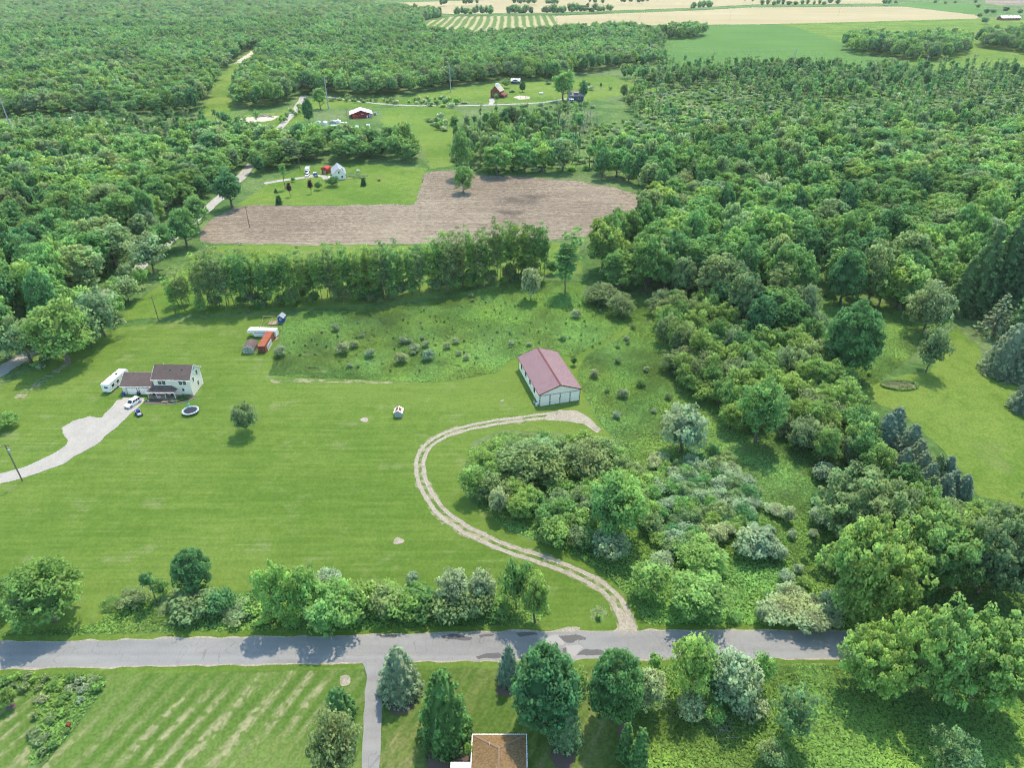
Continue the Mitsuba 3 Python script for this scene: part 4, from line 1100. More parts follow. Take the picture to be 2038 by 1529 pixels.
# rows of trees between the far fields: each tree a thing
for pts_, n in (([(740, 26), (900, 31), (1000, 31), (1100, 29), (1230, 24), (1380, 20), (1500, 14), (1780, 9)], 170), ([(700, 16), (860, 13), (1000, 9), (1110, 10), (1350, 5), (1700, 3)], 105)):
    xs = np.linspace(0, 1, n)
    pa = np.array(pts_, float)
    tt = np.linspace(0, 1, len(pa))
    for k, t in enumerate(xs):
        if meshkit.noise(np.array([[t * 26, n, 1.]]))[0] < .40 or wr.random() < .08:
            continue
        px, py = np.interp(t, tt, pa[:, 0]) + wr.normal(0, 2), np.interp(t, tt, pa[:, 1]) + wr.normal(0, .35)
        x, y = P(px, py)
        key = thing('field_tree', 'small dark tree in the rows between the far pale fields', 'tree', 'trees of the far rows')
        put('far', key, x, y, wr.uniform(5, 10), wr.uniform(13, 25), wr)
for (px, py) in ((1948, 36), (1962, 30), (1975, 28), (1945, 18), (2028, 30), (2000, 25), (1958, 48), (1860, 8), (1900, 8), (1880, 9), (1940, 8)):
    x, y = P(px, py)
    put('far', thing('field_tree', 'small dark tree near the far white barn', 'tree', 'trees by the far white barn'), x, y, wr.uniform(6, 10), wr.uniform(10, 15), wr)

for q in spots([(70, 728), (130, 694), (200, 648), (236, 624), (256, 602), (300, 560), (290, 545), (240, 580), (150, 640), (60, 712)], 6.2, 0, 400, 44):
    put('scrub' if wr.random() < .6 else 'near', thing('roadside_tree', 'leafy tree between the gravel side road and the mown lawn', 'tree', 'trees right of the gravel road'), q[0], q[1], wr.uniform(2.6, 4.4), wr.uniform(6, 11), wr)
# storm-torn wood: thin trees, snags, brush
mass('thin_wood', 'sparse torn wood of thin trees below the green crop field')
mass('brushwood', 'low green brush among thin trees and along woodland edges')
p = spots(W_STORM, 6.5, 0, 2500, 51)
dens = meshkit.fbm(np.c_[p * .013, np.zeros(len(p))], 3)
for q, dn in zip(p, dens):
    d = np.hypot(*q)
    if dn > .60 and wr.random() < .30:
        more('far_wood', 'mid' if d < 750 else 'far', q[0], q[1], wr.uniform(3.0, 5.4), wr.uniform(10, 18))
    elif dn > .36 and wr.random() < .24:
        more('thin_wood', 'thin' if d < 520 else 'thin_far', q[0], q[1], wr.uniform(1.7, 3.2), wr.uniform(9, 21))
    elif wr.random() < .7:
        more('brushwood', 'brush', q[0], q[1], wr.uniform(1.6, 4.2), wr.uniform(1.0, 3.0))
p = spots(W_BRUSH, 6.5, 0, 2000, 52)
for q in p:
    u = wr.random()
    if u < .24:
        more('thin_wood', 'thin_far', q[0], q[1], wr.uniform(1.6, 3), wr.uniform(8, 15))
    elif u < .34:
        more('far_wood', 'mid', q[0], q[1], wr.uniform(2.5, 4.5), wr.uniform(7, 12))
    else:
        more('brushwood', 'brush', q[0], q[1], wr.uniform(2, 4.5), wr.uniform(1.5, 4.5))
# young growth along the open strip under the power line, and small scattered trees
for poly, n, sd in (([(545, 235), (600, 210), (620, 225), (560, 245)], 10, 61), ([(640, 200), (720, 206), (800, 210), (780, 200), (700, 198)], 16, 62), ([(800, 205), (900, 216), (930, 205), (880, 195)], 30, 63), ([(850, 235), (880, 232), (895, 262), (870, 262)], 14, 64), ([(1010, 215), (1150, 222), (1200, 210), (1100, 212)], 12, 65), ([(1060, 168), (1180, 165), (1230, 180), (1160, 182)], 14, 66), ([(760, 240), (850, 300), (880, 330), (850, 300)], 6, 67)):
    pp = world_poly(poly)
    for q in spots(pp, max(3.0, math.sqrt(pp.area / n)), 0, 3000, sd, avoid=False):
        more('brushwood', 'brush', q[0], q[1], wr.uniform(1.6, 4), wr.uniform(1.5, 5))

# thicket, scrub wood and bushes right of the drive
for poly, sp, nm, lab, grp, sd in ((THICKET, 4.2, 'thicket_tree', 'small tree of the thicket', 'trees of the thicket', 71), (SCRUB, 5.0, 'scrub_tree', 'ragged tree of the scrub wood', 'trees of the scrub wood', 72)):
    for q in spots(poly, sp, 0, 400, sd):
        br_ = wr.random() >= .85
        pk = int(wr.integers(6))
        tone = 'light green' if br_ else ('greyish green', 'mid-green', 'light green', 'dull olive', 'mid-green', 'light green')[pk]
        put('bright' if br_ else 'scrub', thing(nm, zone('thicket' if nm == 'thicket_tree' else 'scrub', tone + ' ' + lab, q[0], q[1]), 'tree', grp), q[0], q[1], *((wr.uniform(2.6, 5.0), wr.uniform(6, 12.5)) if nm == 'scrub_tree' else (wr.uniform(2.4, 4.0), wr.uniform(4.5, 7.5))), wr, pick=0 if br_ else pk)
for q in spots(BUSHES, 2.9, 0, 300, 73):
    sv_ = wr.random() < .40
    put('silver_shrub' if sv_ else 'shrub', thing('scrub_bush', zone('bushes', ('silvery' if sv_ else 'green') + ' bush of the dense scrub patch', q[0], q[1]), 'shrub', 'bushes of the dense patch'), q[0], q[1], wr.uniform(1.6, 2.9), wr.uniform(2.2, 4.4), wr)
for q in spots(LOWER, 5.2, 0, 300, 74):
    u = wr.random()
    if u < .62:
        sil = meshkit.noise(np.array([[q[0] * .06, q[1] * .06, 3]]))[0] > .5
        put('silver_shrub' if sil and u < .5 else 'shrub' if u < .5 else 'scrub', thing('rough_bush', zone('rough', ('silvery' if sil and u < .5 else 'green') + ' bush on the rough grass', q[0], q[1]), 'shrub', 'bushes of the rough grass'), q[0], q[1], wr.uniform(1.2, 3.0), wr.uniform(1.6, 4.6), wr)
for (x, y, w) in [(1545, 1215, 84), (1590, 1205, 70), (1610, 1232, 88), (1645, 1225, 70), (1660, 1195, 60), (1570, 1180, 60), (1500, 1080, 90), (1532, 1085, 60), (1680, 1010, 80), (1720, 1020, 70), (1650, 1030, 60), (1640, 940, 50), (1660, 1120, 60)]:
    plant('silver_shrub', 'silver_shrub', x, w, y - w * .4, y + w * .42, zone('rough', 'large silvery shrub in the rough ground', *P(x, y)), 'shrub', 'silvery shrubs by the oaks')
for q in spots([(560, 690), (700, 640), (900, 610), (1060, 590), (1160, 600), (1290, 640), (1200, 700), (1000, 700), (940, 740), (700, 750), (560, 745)], 4.6, 0, 300, 90, avoid=False):
    if wr.random() < .6:
        more('brushwood', 'brush', q[0], q[1], wr.uniform(.25, .6), wr.uniform(.5, 1.3))
for q in spots(CLEARING, 6.0, 0, 400, 75):
    if wr.random() < .35:
        more('brushwood', 'brush', q[0], q[1], wr.uniform(.8, 2.0), wr.uniform(.8, 2.0))
for q in spots(WEEDS, 2.0, 0, 200, 76):
    if wr.random() < .8:
        more('brushwood', 'brush', q[0], q[1], wr.uniform(.7, 1.5), wr.uniform(.4, 1.3))
for q in spots([(1120, 1240), (1215, 1205), (1225, 1245), (1110, 1252)], 2.2, 0, 200, 77, avoid=False):
    if wr.random() < .4:
        more('brushwood', 'brush', q[0], q[1], wr.uniform(.6, 1.3), wr.uniform(.5, 1.2))
for q in spots([(60, 735), (150, 670), (235, 620), (240, 640), (140, 700), (70, 755)], 4.0, 0, 300, 78, avoid=False):
    more('brushwood', 'brush', q[0], q[1], wr.uniform(1.2, 2.4), wr.uniform(1, 2.5))

# fallen timber in the storm-torn wood
ms = []
for poly, n in (([(1050, 240), (1180, 225), (1190, 268), (1080, 275)], 130), ([(1540, 165), (1660, 150), (1680, 185), (1560, 195)], 110), ([(1380, 240), (1500, 240), (1500, 262), (1380, 262)], 50), ([(280, 262), (340, 262), (330, 290), (270, 290)], 24), ([(1800, 180), (2000, 170), (2000, 210), (1850, 210)], 40)):
    pp = world_poly(poly)
    for q in spots(pp, math.sqrt(pp.area / n), 0, 3000, 80, avoid=False):
        an, L = wr.uniform(0, 6.28), wr.uniform(4, 11)
        ms.append(tube((q[0], q[1], wr.uniform(.2, .8)), (q[0] + math.cos(an) * L, q[1] + math.sin(an) * L, wr.uniform(.3, 2.5)), wr.uniform(.12, .25), .06, 5))
        if wr.random() < .5:
            ms.append(tube((q[0] + 2, q[1] + 1, -.2), (q[0] + 2 + wr.normal(0, .4), q[1] + 1, wr.uniform(4, 11)), .2, .06, 5))
scene['fallen_timber'] = mikit.ply(cat(*ms), 'dead_wood')
labels['fallen_timber'] = {'label': 'grey fallen trunks and broken snags in the torn wood', 'category': 'timber', 'kind': 'stuff'}
ms = []
for (px, py, n, L) in ((1432, 1452, 34, 2.6), (1325, 1415, 16, 2.0), (1290, 645, 10, 3), (1690, 770, 26, 3.0), (1495, 590, 12, 3.5), (1500, 600, 10, 3)):
    for k in range(n):
        x, y = P(px, py) + wr.normal(0, 1.1, 2)
        an = wr.uniform(0, 6.28)
        ms.append(tube((x, y, .05), (x + math.cos(an) * L * wr.uniform(.4, 1), y + math.sin(an) * L * wr.uniform(.4, 1), wr.uniform(.2, 1.3)), .045, .015, 4))
scene['brushwood_pile'] = mikit.ply(cat(*ms), 'dead_wood')
labels['brushwood_pile'] = {'label': 'bleached dead branches lying in the grass and scrub', 'category': 'branches', 'kind': 'stuff'}

# tall meadow grass: tufts of blades over all rough ground near the viewer
MEADOW = [(535, 748), (555, 700), (562, 640), (600, 622), (760, 612), (900, 588), (1050, 556), (1165, 560), (1250, 590), (1320, 600), (1600, 570), (1900, 640), (1700, 800), (1950, 1000), (2100, 1250), (1290, 1250), (1240, 1190), (1130, 1100), (1000, 1050), (930, 980), (930, 900), (1000, 860),
          (1240, 890), (1190, 840), (1160, 790), (1146, 745), (1140, 718), (1022, 712), (1005, 725), (985, 742), (940, 752), (860, 762), (750, 757), (600, 752)]
gr = np.random.default_rng(5)
gp = []
for poly, sp, sd in ((MEADOW, .55, 81), ([(1262, 1325), (2150, 1325), (2300, 1640), (1240, 1640), (1262, 1400)], .42, 82), ([(200, 1200), (340, 1185), (700, 1178), (1060, 1200), (1225, 1215), (1222, 1250), (0, 1268), (0, 1215)], .6, 83), ([(1290, 1190), (1700, 1240), (1700, 1252), (1290, 1250)], .55, 84), (WEEDS, .6, 85)):
    gp.append(spots(poly, sp, 0, 260, sd, margin=.02) if False else None)
    q = Polygon([P(*k) for k in poly]).buffer(0).difference(OPEN_U)
    gp[-1] = spots(q, sp, 0, 300, sd, avoid=False, margin=.02)
gp = np.vstack(gp)
dn = meshkit.fbm(np.c_[gp * .18, np.zeros(len(gp))], 2)
gp = gp[dn > .10]
n = len(gp)
k = 3
base = np.repeat(np.c_[gp, np.zeros(n)], k, 0) + np.c_[gr.normal(0, .20, (n * k, 2)), np.zeros(n * k)]
hgt = gr.uniform(.12, .45, n * k) * np.repeat(.6 + .9 * meshkit.noise(np.c_[gp * .12, np.ones(n)]), k)
pos = base + np.c_[np.zeros((n * k, 2)), hgt * .5]
v, f, nn, u = leaf_cards(pos, np.tile([0., 0., 1.], (n * k, 1)), .42, np.clip(np.repeat(1.5 * meshkit.fbm(np.c_[gp * .09, np.full(n, 4.)], 3) - .3, k) + gr.normal(0, .22, n * k), 0, 1), (GRASSY + .5) / 10, gr, False, .45, .8)
scene['meadow_grass'] = leaf_ply([(v, f, nn, u)])
labels['meadow_grass'] = {'label': 'tufts of tall uncut grass over the meadow and scrub ground', 'category': 'grass', 'kind': 'stuff'}
print('trees', {k_: len(v_) for k_, v_ in PROTO.items()}, stuff, 'wood', n_wood, 'tufts', n)
# ------------------------------------------------------------------ barn with the maroon roof
A, B = P(1074, 809), P(1153, 797)
fr = At(A, B - A)
BW, BL, BE, BR = 12.2, 22.2, 4.15, 6.35
t = thing('barn', 'long cream barn with a maroon metal roof and four sliding door panels', 'barn')
part(t, 'wall', fr(prism_y([(0, 0), (BW, 0), (BW, BE), (BW / 2, BR), (0, BE)], 0, BL)), 'barn_wall')
part(t, 'corner_trim', fr(box(-.06, .10, -.06, .10, 0, BE - .05)), 'trim_brown')
part(t, 'corner_trim', fr(box(BW - .10, BW + .06, -.06, .10, 0, BE - .05)), 'trim_brown')
part(t, 'corner_trim', fr(box(-.06, .10, BL - .10, BL + .06, 0, BE - .05)), 'trim_brown')
sl = (BR - BE) / (BW / 2)
for sgn, nm in ((-1, 'left'), (1, 'right')):
    x0, x1 = (-.4, BW / 2) if sgn < 0 else (BW / 2, BW + .4)
    zz = lambda x: BE + sl * (x if x <= BW / 2 else BW - x)
    r_ = part(t, 'roof', fr(prism_y([(x0, zz(x0) + .02), (x1, zz(x1) + .02), (x1, zz(x1) + .12), (x0, zz(x0) + .12)], -.35, BL + .35)), 'maroon_roof_mat')
    ribs = [prism_y([(x0 + .02, zz(x0 + .02) + .12), (x1 - .02, zz(x1 - .02) + .12), (x1 - .02, zz(x1 - .02) + .16), (x0 + .02, zz(x0 + .02) + .16)], y, y + .05) for y in np.arange(-.1, BL + .2, .92)]
    part(r_, 'rib', fr(cat(*ribs)), 'maroon_roof_mat', kind='stuff')
    part(r_, 'rake_trim', fr(prism_y([(x0 - .01, zz(x0) - .12), (x1, zz(x1) - .12), (x1, zz(x1) + .17), (x0 - .01, zz(x0) + .17)], -.42, -.353)), 'trim_brown')
    part(r_, 'rake_trim', fr(prism_y([(x0 - .01, zz(x0) - .12), (x1, zz(x1) - .12), (x1, zz(x1) + .17), (x0 - .01, zz(x0) + .17)], BL + .353, BL + .42)), 'trim_brown')
    xe = x0 if sgn < 0 else x1
    part(r_, 'fascia', fr(box(min(xe, xe + .06 * sgn), max(xe, xe + .06 * sgn), -.35, BL + .35, zz(xe) - .14, zz(xe) + .1)), 'maroon_trim')
part(t, 'ridge_cap', fr(prism_y([(BW / 2 - .3, BR + .02), (BW / 2, BR + .13), (BW / 2 + .3, BR + .02), (BW / 2 + .3, BR + .09), (BW / 2, BR + .21), (BW / 2 - .3, BR + .09)], -.36, BL + .36)), 'maroon_trim')
dw = BW / 4
for k in range(4):
    part(t, 'door', fr(box(dw * k + .14, dw * (k + 1) - .14, -.10, -.01, .06, 3.45)), 'door_white')
for k in (1, 2, 3):
    part(t, 'door_gap', fr(box(dw * k - .11, dw * k + .11, -.07, -.012, .04, 3.45)), 'dark_grey')
part(t, 'door_rail', fr(box(.1, BW - .1, -.16, -.005, 3.46, 3.66)), 'galvanised')
for k in range(4):
    yc = BL * (.86 - .205 * k)
    def bb(y0, y1, z0, z1, d0, d1):
        return box(-d1, -d0, y0, y1, z0, z1)
    w = part(t, 'window', fr(cat(bb(yc - .62, yc + .62, 2.9, 3.0, .004, .06), bb(yc - .62, yc + .62, 1.5, 1.6, .004, .06), bb(yc - .62, yc - .52, 1.6, 2.9, .004, .06), bb(yc + .52, yc + .62, 1.6, 2.9, .004, .06))), 'trim_brown')
    part(w, 'pane', fr(bb(yc - .52, yc + .52, 1.6, 2.9, .004, .03)), 'window_glass')
part(t, 'side_door', fr(box(-.07, -.005, 1.0, 2.0, .05, 2.1)), 'white_paint')
part(t, 'downpipe', fr(box(-.14, -.06, .2, .3, 0, BE - .2)), 'white_paint')
single('white_bin', At(A + [-.9, .4])(cat(box(-.3, .3, -.3, .3, 0, .8), box(-.34, .34, -.34, .34, .8, .88))), 'white_paint', 'small white bin at the front left corner of the barn', 'bin')
single('white_bin', At(A + [-1.6, 1.6])(cat(box(-.25, .25, -.35, .35, 0, .5), box(-.28, .28, -.38, .38, .5, .56))), 'galvanised', 'small grey crate beside the barn corner bin', 'crate')

# ------------------------------------------------------------------ cream house
G = P(240.6, 788) + [0.2, .3]
fr = At(G, yaw=-.022)
t = thing('house', 'cream two storey house with a brown roof, porch and garage wing', 'house')
X0, X1, D, EZ, RZ = 10.6, 21.4, 7.4, 5.75, 8.45
part(t, 'wall', fr(prism_x([(0, 0), (D, 0), (D, EZ), (D / 2, RZ - .05), (0, EZ)], X0, X1)), 'cream_wall')
f_, b_ = gable_roof(X0, X1, 0, D, EZ, RZ)
r_ = part(t, 'roof', fr(f_), 'shingle_mat')
part(t, 'roof', fr(b_), 'shingle_mat')
part(r_, 'gutter', fr(box(X0 - .35, X1 + .35, -.47, -.352, EZ - .30, EZ - .12)), 'white_paint')
slm = (RZ - EZ) / (D / 2)
for x in (X0 - .40, X1 + .352):
    part(r_, 'rake_board', fr(prism_x([(-.35, EZ - .35 * slm - .12), (D / 2, RZ - .12), (D + .35, EZ - .35 * slm - .12), (D + .35, EZ - .35 * slm + .16), (D / 2, RZ + .16), (-.35, EZ - .35 * slm + .16)], x, x + .05)), 'white_paint')
part(t, 'wing_wall', fr(prism_x([(.6, 0), (8.2, 0), (8.2, 3.05), (4.4, 5.15), (.6, 3.05)], .3, X0 - .004)), 'cream_wall')
f_, b_ = gable_roof(.3, X0 - .36, .6, 8.2, 3.05, 5.2)
k = part(t, 'wing_roof', fr(f_), 'shingle_mat')
part(t, 'wing_roof', fr(b_), 'shingle_mat')
part(k, 'gutter', fr(box(-.05, X0 - .36, .12, .245, 2.72, 2.9)), 'white_paint')
part(k, 'rake_board', fr(prism_x([(.25, 2.72), (4.4, 5.08), (8.55, 2.72), (8.55, 3.0), (4.4, 5.36), (.25, 3.0)], -.10, -.052)), 'white_paint')
for x0, x1 in ((1.6, 4.6), (5.4, 8.2)):
    d_ = part(t, 'garage_door', fr(box(x0, x1, .54, .595, .02, 2.25)), 'door_white')
    part(d_, 'frame', fr(cat(box(x0 - .12, x0, .52, .594, 0, 2.37), box(x1, x1 + .12, .52, .594, 0, 2.37), box(x0, x1, .52, .594, 2.25, 2.37))), 'dark_grey')
    for z in (.58, 1.14, 1.70):
        part(d_, 'panel_joint', fr(box(x0 + .02, x1 - .02, .530, .538, z, z + .03)), 'galvanised')
for x in (12.5, 13.7, 18.6, 19.8):
    window(t, fr, x, 3.95, 1.0, 1.4, 0)
window(t, fr, 18.9, 1.75, .7, .85, 0, bars=0)
window(t, fr, 2.2, 3.8, .9, 1.35, X1, out=1, axis='y')
window(t, fr, 5.0, 4.6, .9, 1.35, X1, out=1, axis='y')
window(t, fr, 4.4, 1.3, .95, 1.4, X1, out=1, axis='y')
for x in (11.8, 14.4):
    window(t, fr, x, 1.0, 1.1, 1.2, 0)
part(t, 'front_door', fr(box(12.75, 13.65, -.06, -.004, .45, 2.5)), 'brick_red')
part(t, 'gable_vent', fr(box(X1 + .004, X1 + .05, 3.1, 4.3, 7.05, 7.35)), 'dark_grey')
pr_ = [(8.9, -2.3, 2.62), (17.3, -2.3, 2.62), (17.3, -.012, 2.62), (8.9, .55, 2.62), (10.4, -.012, 3.55), (15.9, -.012, 3.55)]
pv = np.array(pr_ + [(x, y, z - .16) for x, y, z in pr_])
pv = np.array([(8.9, -2.3, 2.6), (17.3, -2.3, 2.6), (17.3, -.012, 2.6), (8.9, -.012, 2.6), (10.6, -.012, 3.6), (15.8, -.012, 3.6)])
p_ = part(t, 'porch_roof', fr(trimesh.convex.convex_hull(pv)), 'shingle_mat')
part(p_, 'gutter', fr(box(8.85, 17.35, -2.42, -2.305, 2.46, 2.62)), 'white_paint')
for x in (9.1, 11.6, 14.2, 17.0):
    part(t, 'porch_post', fr(box(x, x + .14, -2.1, -1.96, .4, 2.595)), 'white_paint')
dk = part(t, 'porch_deck', fr(box(8.9, 17.3, -2.25, -.012, .22, .4)), 'deck_wood')
part(dk, 'skirt', fr(box(8.95, 17.25, -2.2, -.02, 0, .215)), 'dark_grey')
for x0, x1 in ((9.25, 11.6), (11.75, 14.2)):
    part(dk, 'railing', fr(cat(box(x0, x1, -2.09, -2.03, 1.2, 1.28), box(x0, x1, -2.08, -2.04, .55, .62), *[box(q, q + .04, -2.08, -2.04, .62, 1.2) for q in np.arange(x0 + .1, x1, .16)])), 'pale_wood', kind='stuff')
for k in range(2):
    part(t, 'step', fr(box(13.6, 15.6, -3.0 - .4 * k, -2.62 - .4 * k, 0, .26 - .12 * k)), 'pale_wood')
part(t, 'roof_vent', fr(box(15.2, 15.6, 2.2, 2.6, RZ - 1.25, RZ - .72)), 'dark_grey')
part(t, 'roof_vent', fr(box(18.6, 19.0, 2.2, 2.6, RZ - 1.25, RZ - .72)), 'dark_grey')
part(t, 'chimney_pipe', fr(tube((13, 3.9, RZ - .5), (13, 3.9, RZ + .45), .09)), 'white_paint')
single('flower_bed', fr(trimesh.creation.extrude_polygon(LineString([(9.2, -3.4), (16.5, -3.6), (19.5, -2.6), (21.3, -.9)]).buffer(.95), .12, engine='earcut')), 'mulch', 'curved mulch bed edged with stones before the porch', 'flower bed')
st = []
for q in np.linspace(0, 1, 46):
    e_ = LineString([(9.2, -4.4), (16.6, -4.65), (20.2, -3.3), (22.2, -1.2)]).interpolate(q, normalized=True)
    st.append(trimesh.creation.icosphere(1, .17).apply_translation((e_.x, e_.y, .1)))
part('flower_bed', 'edging_stone', fr(cat(*st)), 'stone', kind='stuff')


def at_house(x, y):
    return At(G + [x * fr.c - y * fr.s, x * fr.s + y * fr.c])


for (x, y, w, h, lab, kd, pk) in ((16.6, -3.2, 1.0, .8, 'pale green round plant in the mulch bed before the porch, left one', 'silver_shrub', 0), (17.9, -3.0, .8, .7, 'round green plant in the mulch bed before the porch, middle one', 'shrub', 2), (18.9, -2.5, .75, .6, 'round green plant in the mulch bed before the porch, right one', 'shrub', 0),
                                  (18.5, -1.2, 1.0, 1.1, 'dark green shrub at the porch corner of the house', 'shrub', 3), (19.8, -1.0, .9, .9, 'green shrub under the ground floor corner window', 'shrub', 0), (20.6, -1.0, .9, .8, 'little shrub at the right front corner of the house', 'shrub', 4)):
    o_ = at_house(x, y).o
    put(kd, thing('garden_plant', lab, 'plant'), o_[0], o_[1], w, h, pick=pk)
single('blue_planter', at_house(17.4, -3.6)(tube((0, 0, 0), (0, 0, .5), .22, .3, 10)), 'blue_paint', 'blue planter at the edge of the mulch bed', 'planter')
single('bench', at_house(14.6, -3.9)(cat(box(-.9, .9, -.2, .2, .42, .48), box(-.8, -.7, -.18, .18, 0, .42), box(.7, .8, -.18, .18, 0, .42))), 'pale_wood', 'plain wooden bench at the porch steps', 'bench')
single('bin', at_house(.75, -.2)(cat(box(-.3, .3, -.3, .3, .05, 1.0), box(-.34, .34, -.36, .32, 1.0, 1.08))), 'blue_paint', 'blue wheeled bin at the left corner of the garage', 'bin')
single('bin', at_house(4.95, .1)(cat(box(-.28, .28, -.3, .3, .05, .95), box(-.32, .32, -.34, .3, .95, 1.02))), 'dark_grey', 'dark bin between the two garage doors', 'bin')
single('cushion', at_house(12.5, -2.35)(cat(box(-.45, .45, -.03, .03, .75, 1.5))), 'pink_cloth', 'pink cloth hung over the porch railing', 'cloth')
for x, m_, lab in ((10.2, 'dark_grey', 'dark porch chair at the left end of the porch'), (15.6, 'dark_grey', 'dark porch chair at the right end of the porch')):
    k = thing('porch_chair', lab, 'chair')
    o_ = at_house(x, -1.0)
    part(k, 'seat', o_(box(-.3, .3, -.3, .3, .8, .88)), m_)
    part(k, 'backrest', o_(box(-.3, .3, .24, .3, .88, 1.45)), m_)
    for sx in (-.26, .22):
        for sy in (-.28, .24):
            part(k, 'leg', o_(box(sx, sx + .05, sy, sy + .05, .4, .8)), m_)
single('garden_hose_reel', at_house(9.6, -3.4)(cat(tube((-.2, 0, .35), (.2, 0, .35), .3, .3, 12), box(-.3, .3, -.2, .2, 0, .12))), 'net_green', 'green hose reel on the mulch bed by the drive', 'hose reel')

# ------------------------------------------------------------------ trampoline, white car, blue ride-on vehicle, camper
o = P(380.5, 822)
fr = At(o)
t = thing('trampoline', 'round trampoline with a grey-blue pad and dark mat on the lawn', 'trampoline')
an = np.linspace(0, 2 * np.pi, 33)
R1, R0 = 2.2, 1.75
ring = trimesh.creation.annulus(R0, R1, .06, sections=40).apply_translation((0, 0, .92))
part(t, 'pad', fr(ring), 'pad_blue')
part(t, 'rim', fr(trimesh.creation.annulus(R1 + .004, R1 + .07, .1, sections=40).apply_translation((0, 0, .91))), 'white_paint')
part(t, 'jumping_mat', fr(trimesh.creation.cylinder(R0 - .01, .03, sections=40).apply_translation((0, 0, .90))), 'mat_black')
for k in range(8):
    q = 2 * np.pi * k / 8 + .2
    part(t, 'leg', fr(tube((2.1 * math.cos(q), 2.1 * math.sin(q), 0), (2.1 * math.cos(q), 2.1 * math.sin(q), .88), .03)), 'galvanised')
part(t, 'net_pole', fr(tube((.2, 2.3, .3), (.95, 3.3, 2.6), .035)), 'net_green')
part(t, 'net_pole', fr(tube((-1.6, 1.6, .3), (-1.1, 2.5, 2.0), .035)), 'net_green')
nv = np.array([(-1.9, 1.3, 1.0), (-1.1, 2.5, 2.0), (-.9, 2.3, 1.4), (-1.1, 1.9, 1.0), (-1.5, 1.6, 1.6)])
part(t, 'net', fr(trimesh.convex.convex_hull(nv)), 'net_green')
part(t, 'net', fr(trimesh.convex.convex_hull(np.array([(.95, 3.3, 2.6), (1.9, 3.2, 2.3), (1.5, 3.3, 2.1), (1.0, 3.35, 2.3), (1.3, 3.5, 2.4)]))), 'net_green')


def wheel(t, fr, x, y, r_=.36, w=.24):
    k = part(t, 'wheel', fr(tube((x, y - w / 2, r_), (x, y + w / 2, r_), r_, r_, 18)), 'rubber')
    sg = 1 if y > 0 else -1
    part(k, 'rim', fr(tube((x, y + sg * (w / 2 - .02), r_), (x, y + sg * (w / 2 + .012), r_), r_ * .6, r_ * .55, 14)), 'galvanised')


def car(o, heading, label, L=4.9, W=1.9, name='car', group=None, mat='car_white', hgt=1.72):
    fr = At(o, yaw=heading)      # +x is the front
    t = thing(name, label, 'car', group)
    h = L / 2
    body = Polygon([(-h, .34), (-h + .02, .95), (-h + .12, 1.08), (.9, 1.06), (h - .35, .98), (h - .05, .82), (h, .55), (h - .06, .32)]).buffer(-.08).buffer(.08)
    m = trimesh.creation.extrude_polygon(body, W, engine='earcut')
    v = np.array(m.vertices)
    v = np.stack([v[:, 0], v[:, 2] - W / 2, v[:, 1]], 1)
    v[:, 1] *= 1 - .10 * np.clip((v[:, 0] - h + .9) / .9, 0, 1)
    m.vertices = v
    m.invert()
    part(t, 'body', fr(m), mat)
    lo = [(-h + .1, 1.07), (1.15, 1.05)]
    hi = [(-h + .38, hgt), (.30, hgt)]
    wl, wh = W / 2 - .05, W / 2 - .24
    cv = np.array([(lo[0][0], -wl, lo[0][1]), (lo[0][0], wl, lo[0][1]), (lo[1][0], -wl, lo[1][1]), (lo[1][0], wl, lo[1][1]), (hi[0][0], -wh, hi[0][1]), (hi[0][0], wh, hi[0][1]), (hi[1][0], -wh, hi[1][1]), (hi[1][0], wh, hi[1][1])])
    part(t, 'cabin', fr(trimesh.convex.convex_hull(cv)), mat)
    def pane(pts, push):
        p = np.array(pts, float)
        nn = np.cross(p[1] - p[0], p[2] - p[0]); nn /= np.linalg.norm(nn)
        if nn @ (p.mean(0) - [0, 0, 1.2]) < 0: nn = -nn
        return trimesh.convex.convex_hull(np.vstack([p + nn * .004, p + nn * push]))
    l3 = lambda a, b, q: a + (b - a) * q
    def quad(c00, c10, c11, c01, x0, x1, z0, z1):
        c00, c10, c11, c01 = map(np.array, (c00, c10, c11, c01))
        f2 = lambda x, z: l3(l3(c00, c10, x), l3(c01, c11, x), z)
        return [f2(x0, z0), f2(x1, z0), f2(x1, z1), f2(x0, z1)]
    part(t, 'windscreen', fr(pane(quad(cv[2], cv[3], cv[7], cv[6], .06, .94, .1, .9), .02)), 'window_glass')
    part(t, 'rear_window', fr(pane(quad(cv[0], cv[1], cv[5], cv[4], .1, .9, .25, .9), .02)), 'window_glass')
    for a_, b_, c_, d_ in ((0, 2, 6, 4), (1, 3, 7, 5)):
        for x0, x1 in ((.05, .30), (.34, .60), (.64, .93)):
            part(t, 'side_window', fr(pane(quad(cv[a_], cv[b_], cv[c_], cv[d_], x0, x1, .15, .88), .018)), 'window_glass')
    for x in (-h + .95, h - .95):
        for y in (-W / 2 + .08, W / 2 - .08):
            wheel(t, fr, x, y)
    for y in (-.66, .66):
        part(t, 'headlight', fr(box(h - .12, h + .012, y - .2, y + .2, .66, .82)), 'galvanised')
        part(t, 'tail_light', fr(box(-h - .012, -h + .1, y - .14, y + .14, .75, 1.0)), 'bright_red')
    part(t, 'bumper', fr(box(h - .1, h + .03, -.8, .8, .36, .52)), 'dark_grey')
    return t


pf, pb = P(250.6, 812, .5), P(276.5, 790.7, 1.2)
car((pf + pb) / 2, math.atan2(*(pf - pb)[::-1]), 'white sport utility vehicle parked on the apron before the garage', 4.7, 2.0, hgt=1.82)

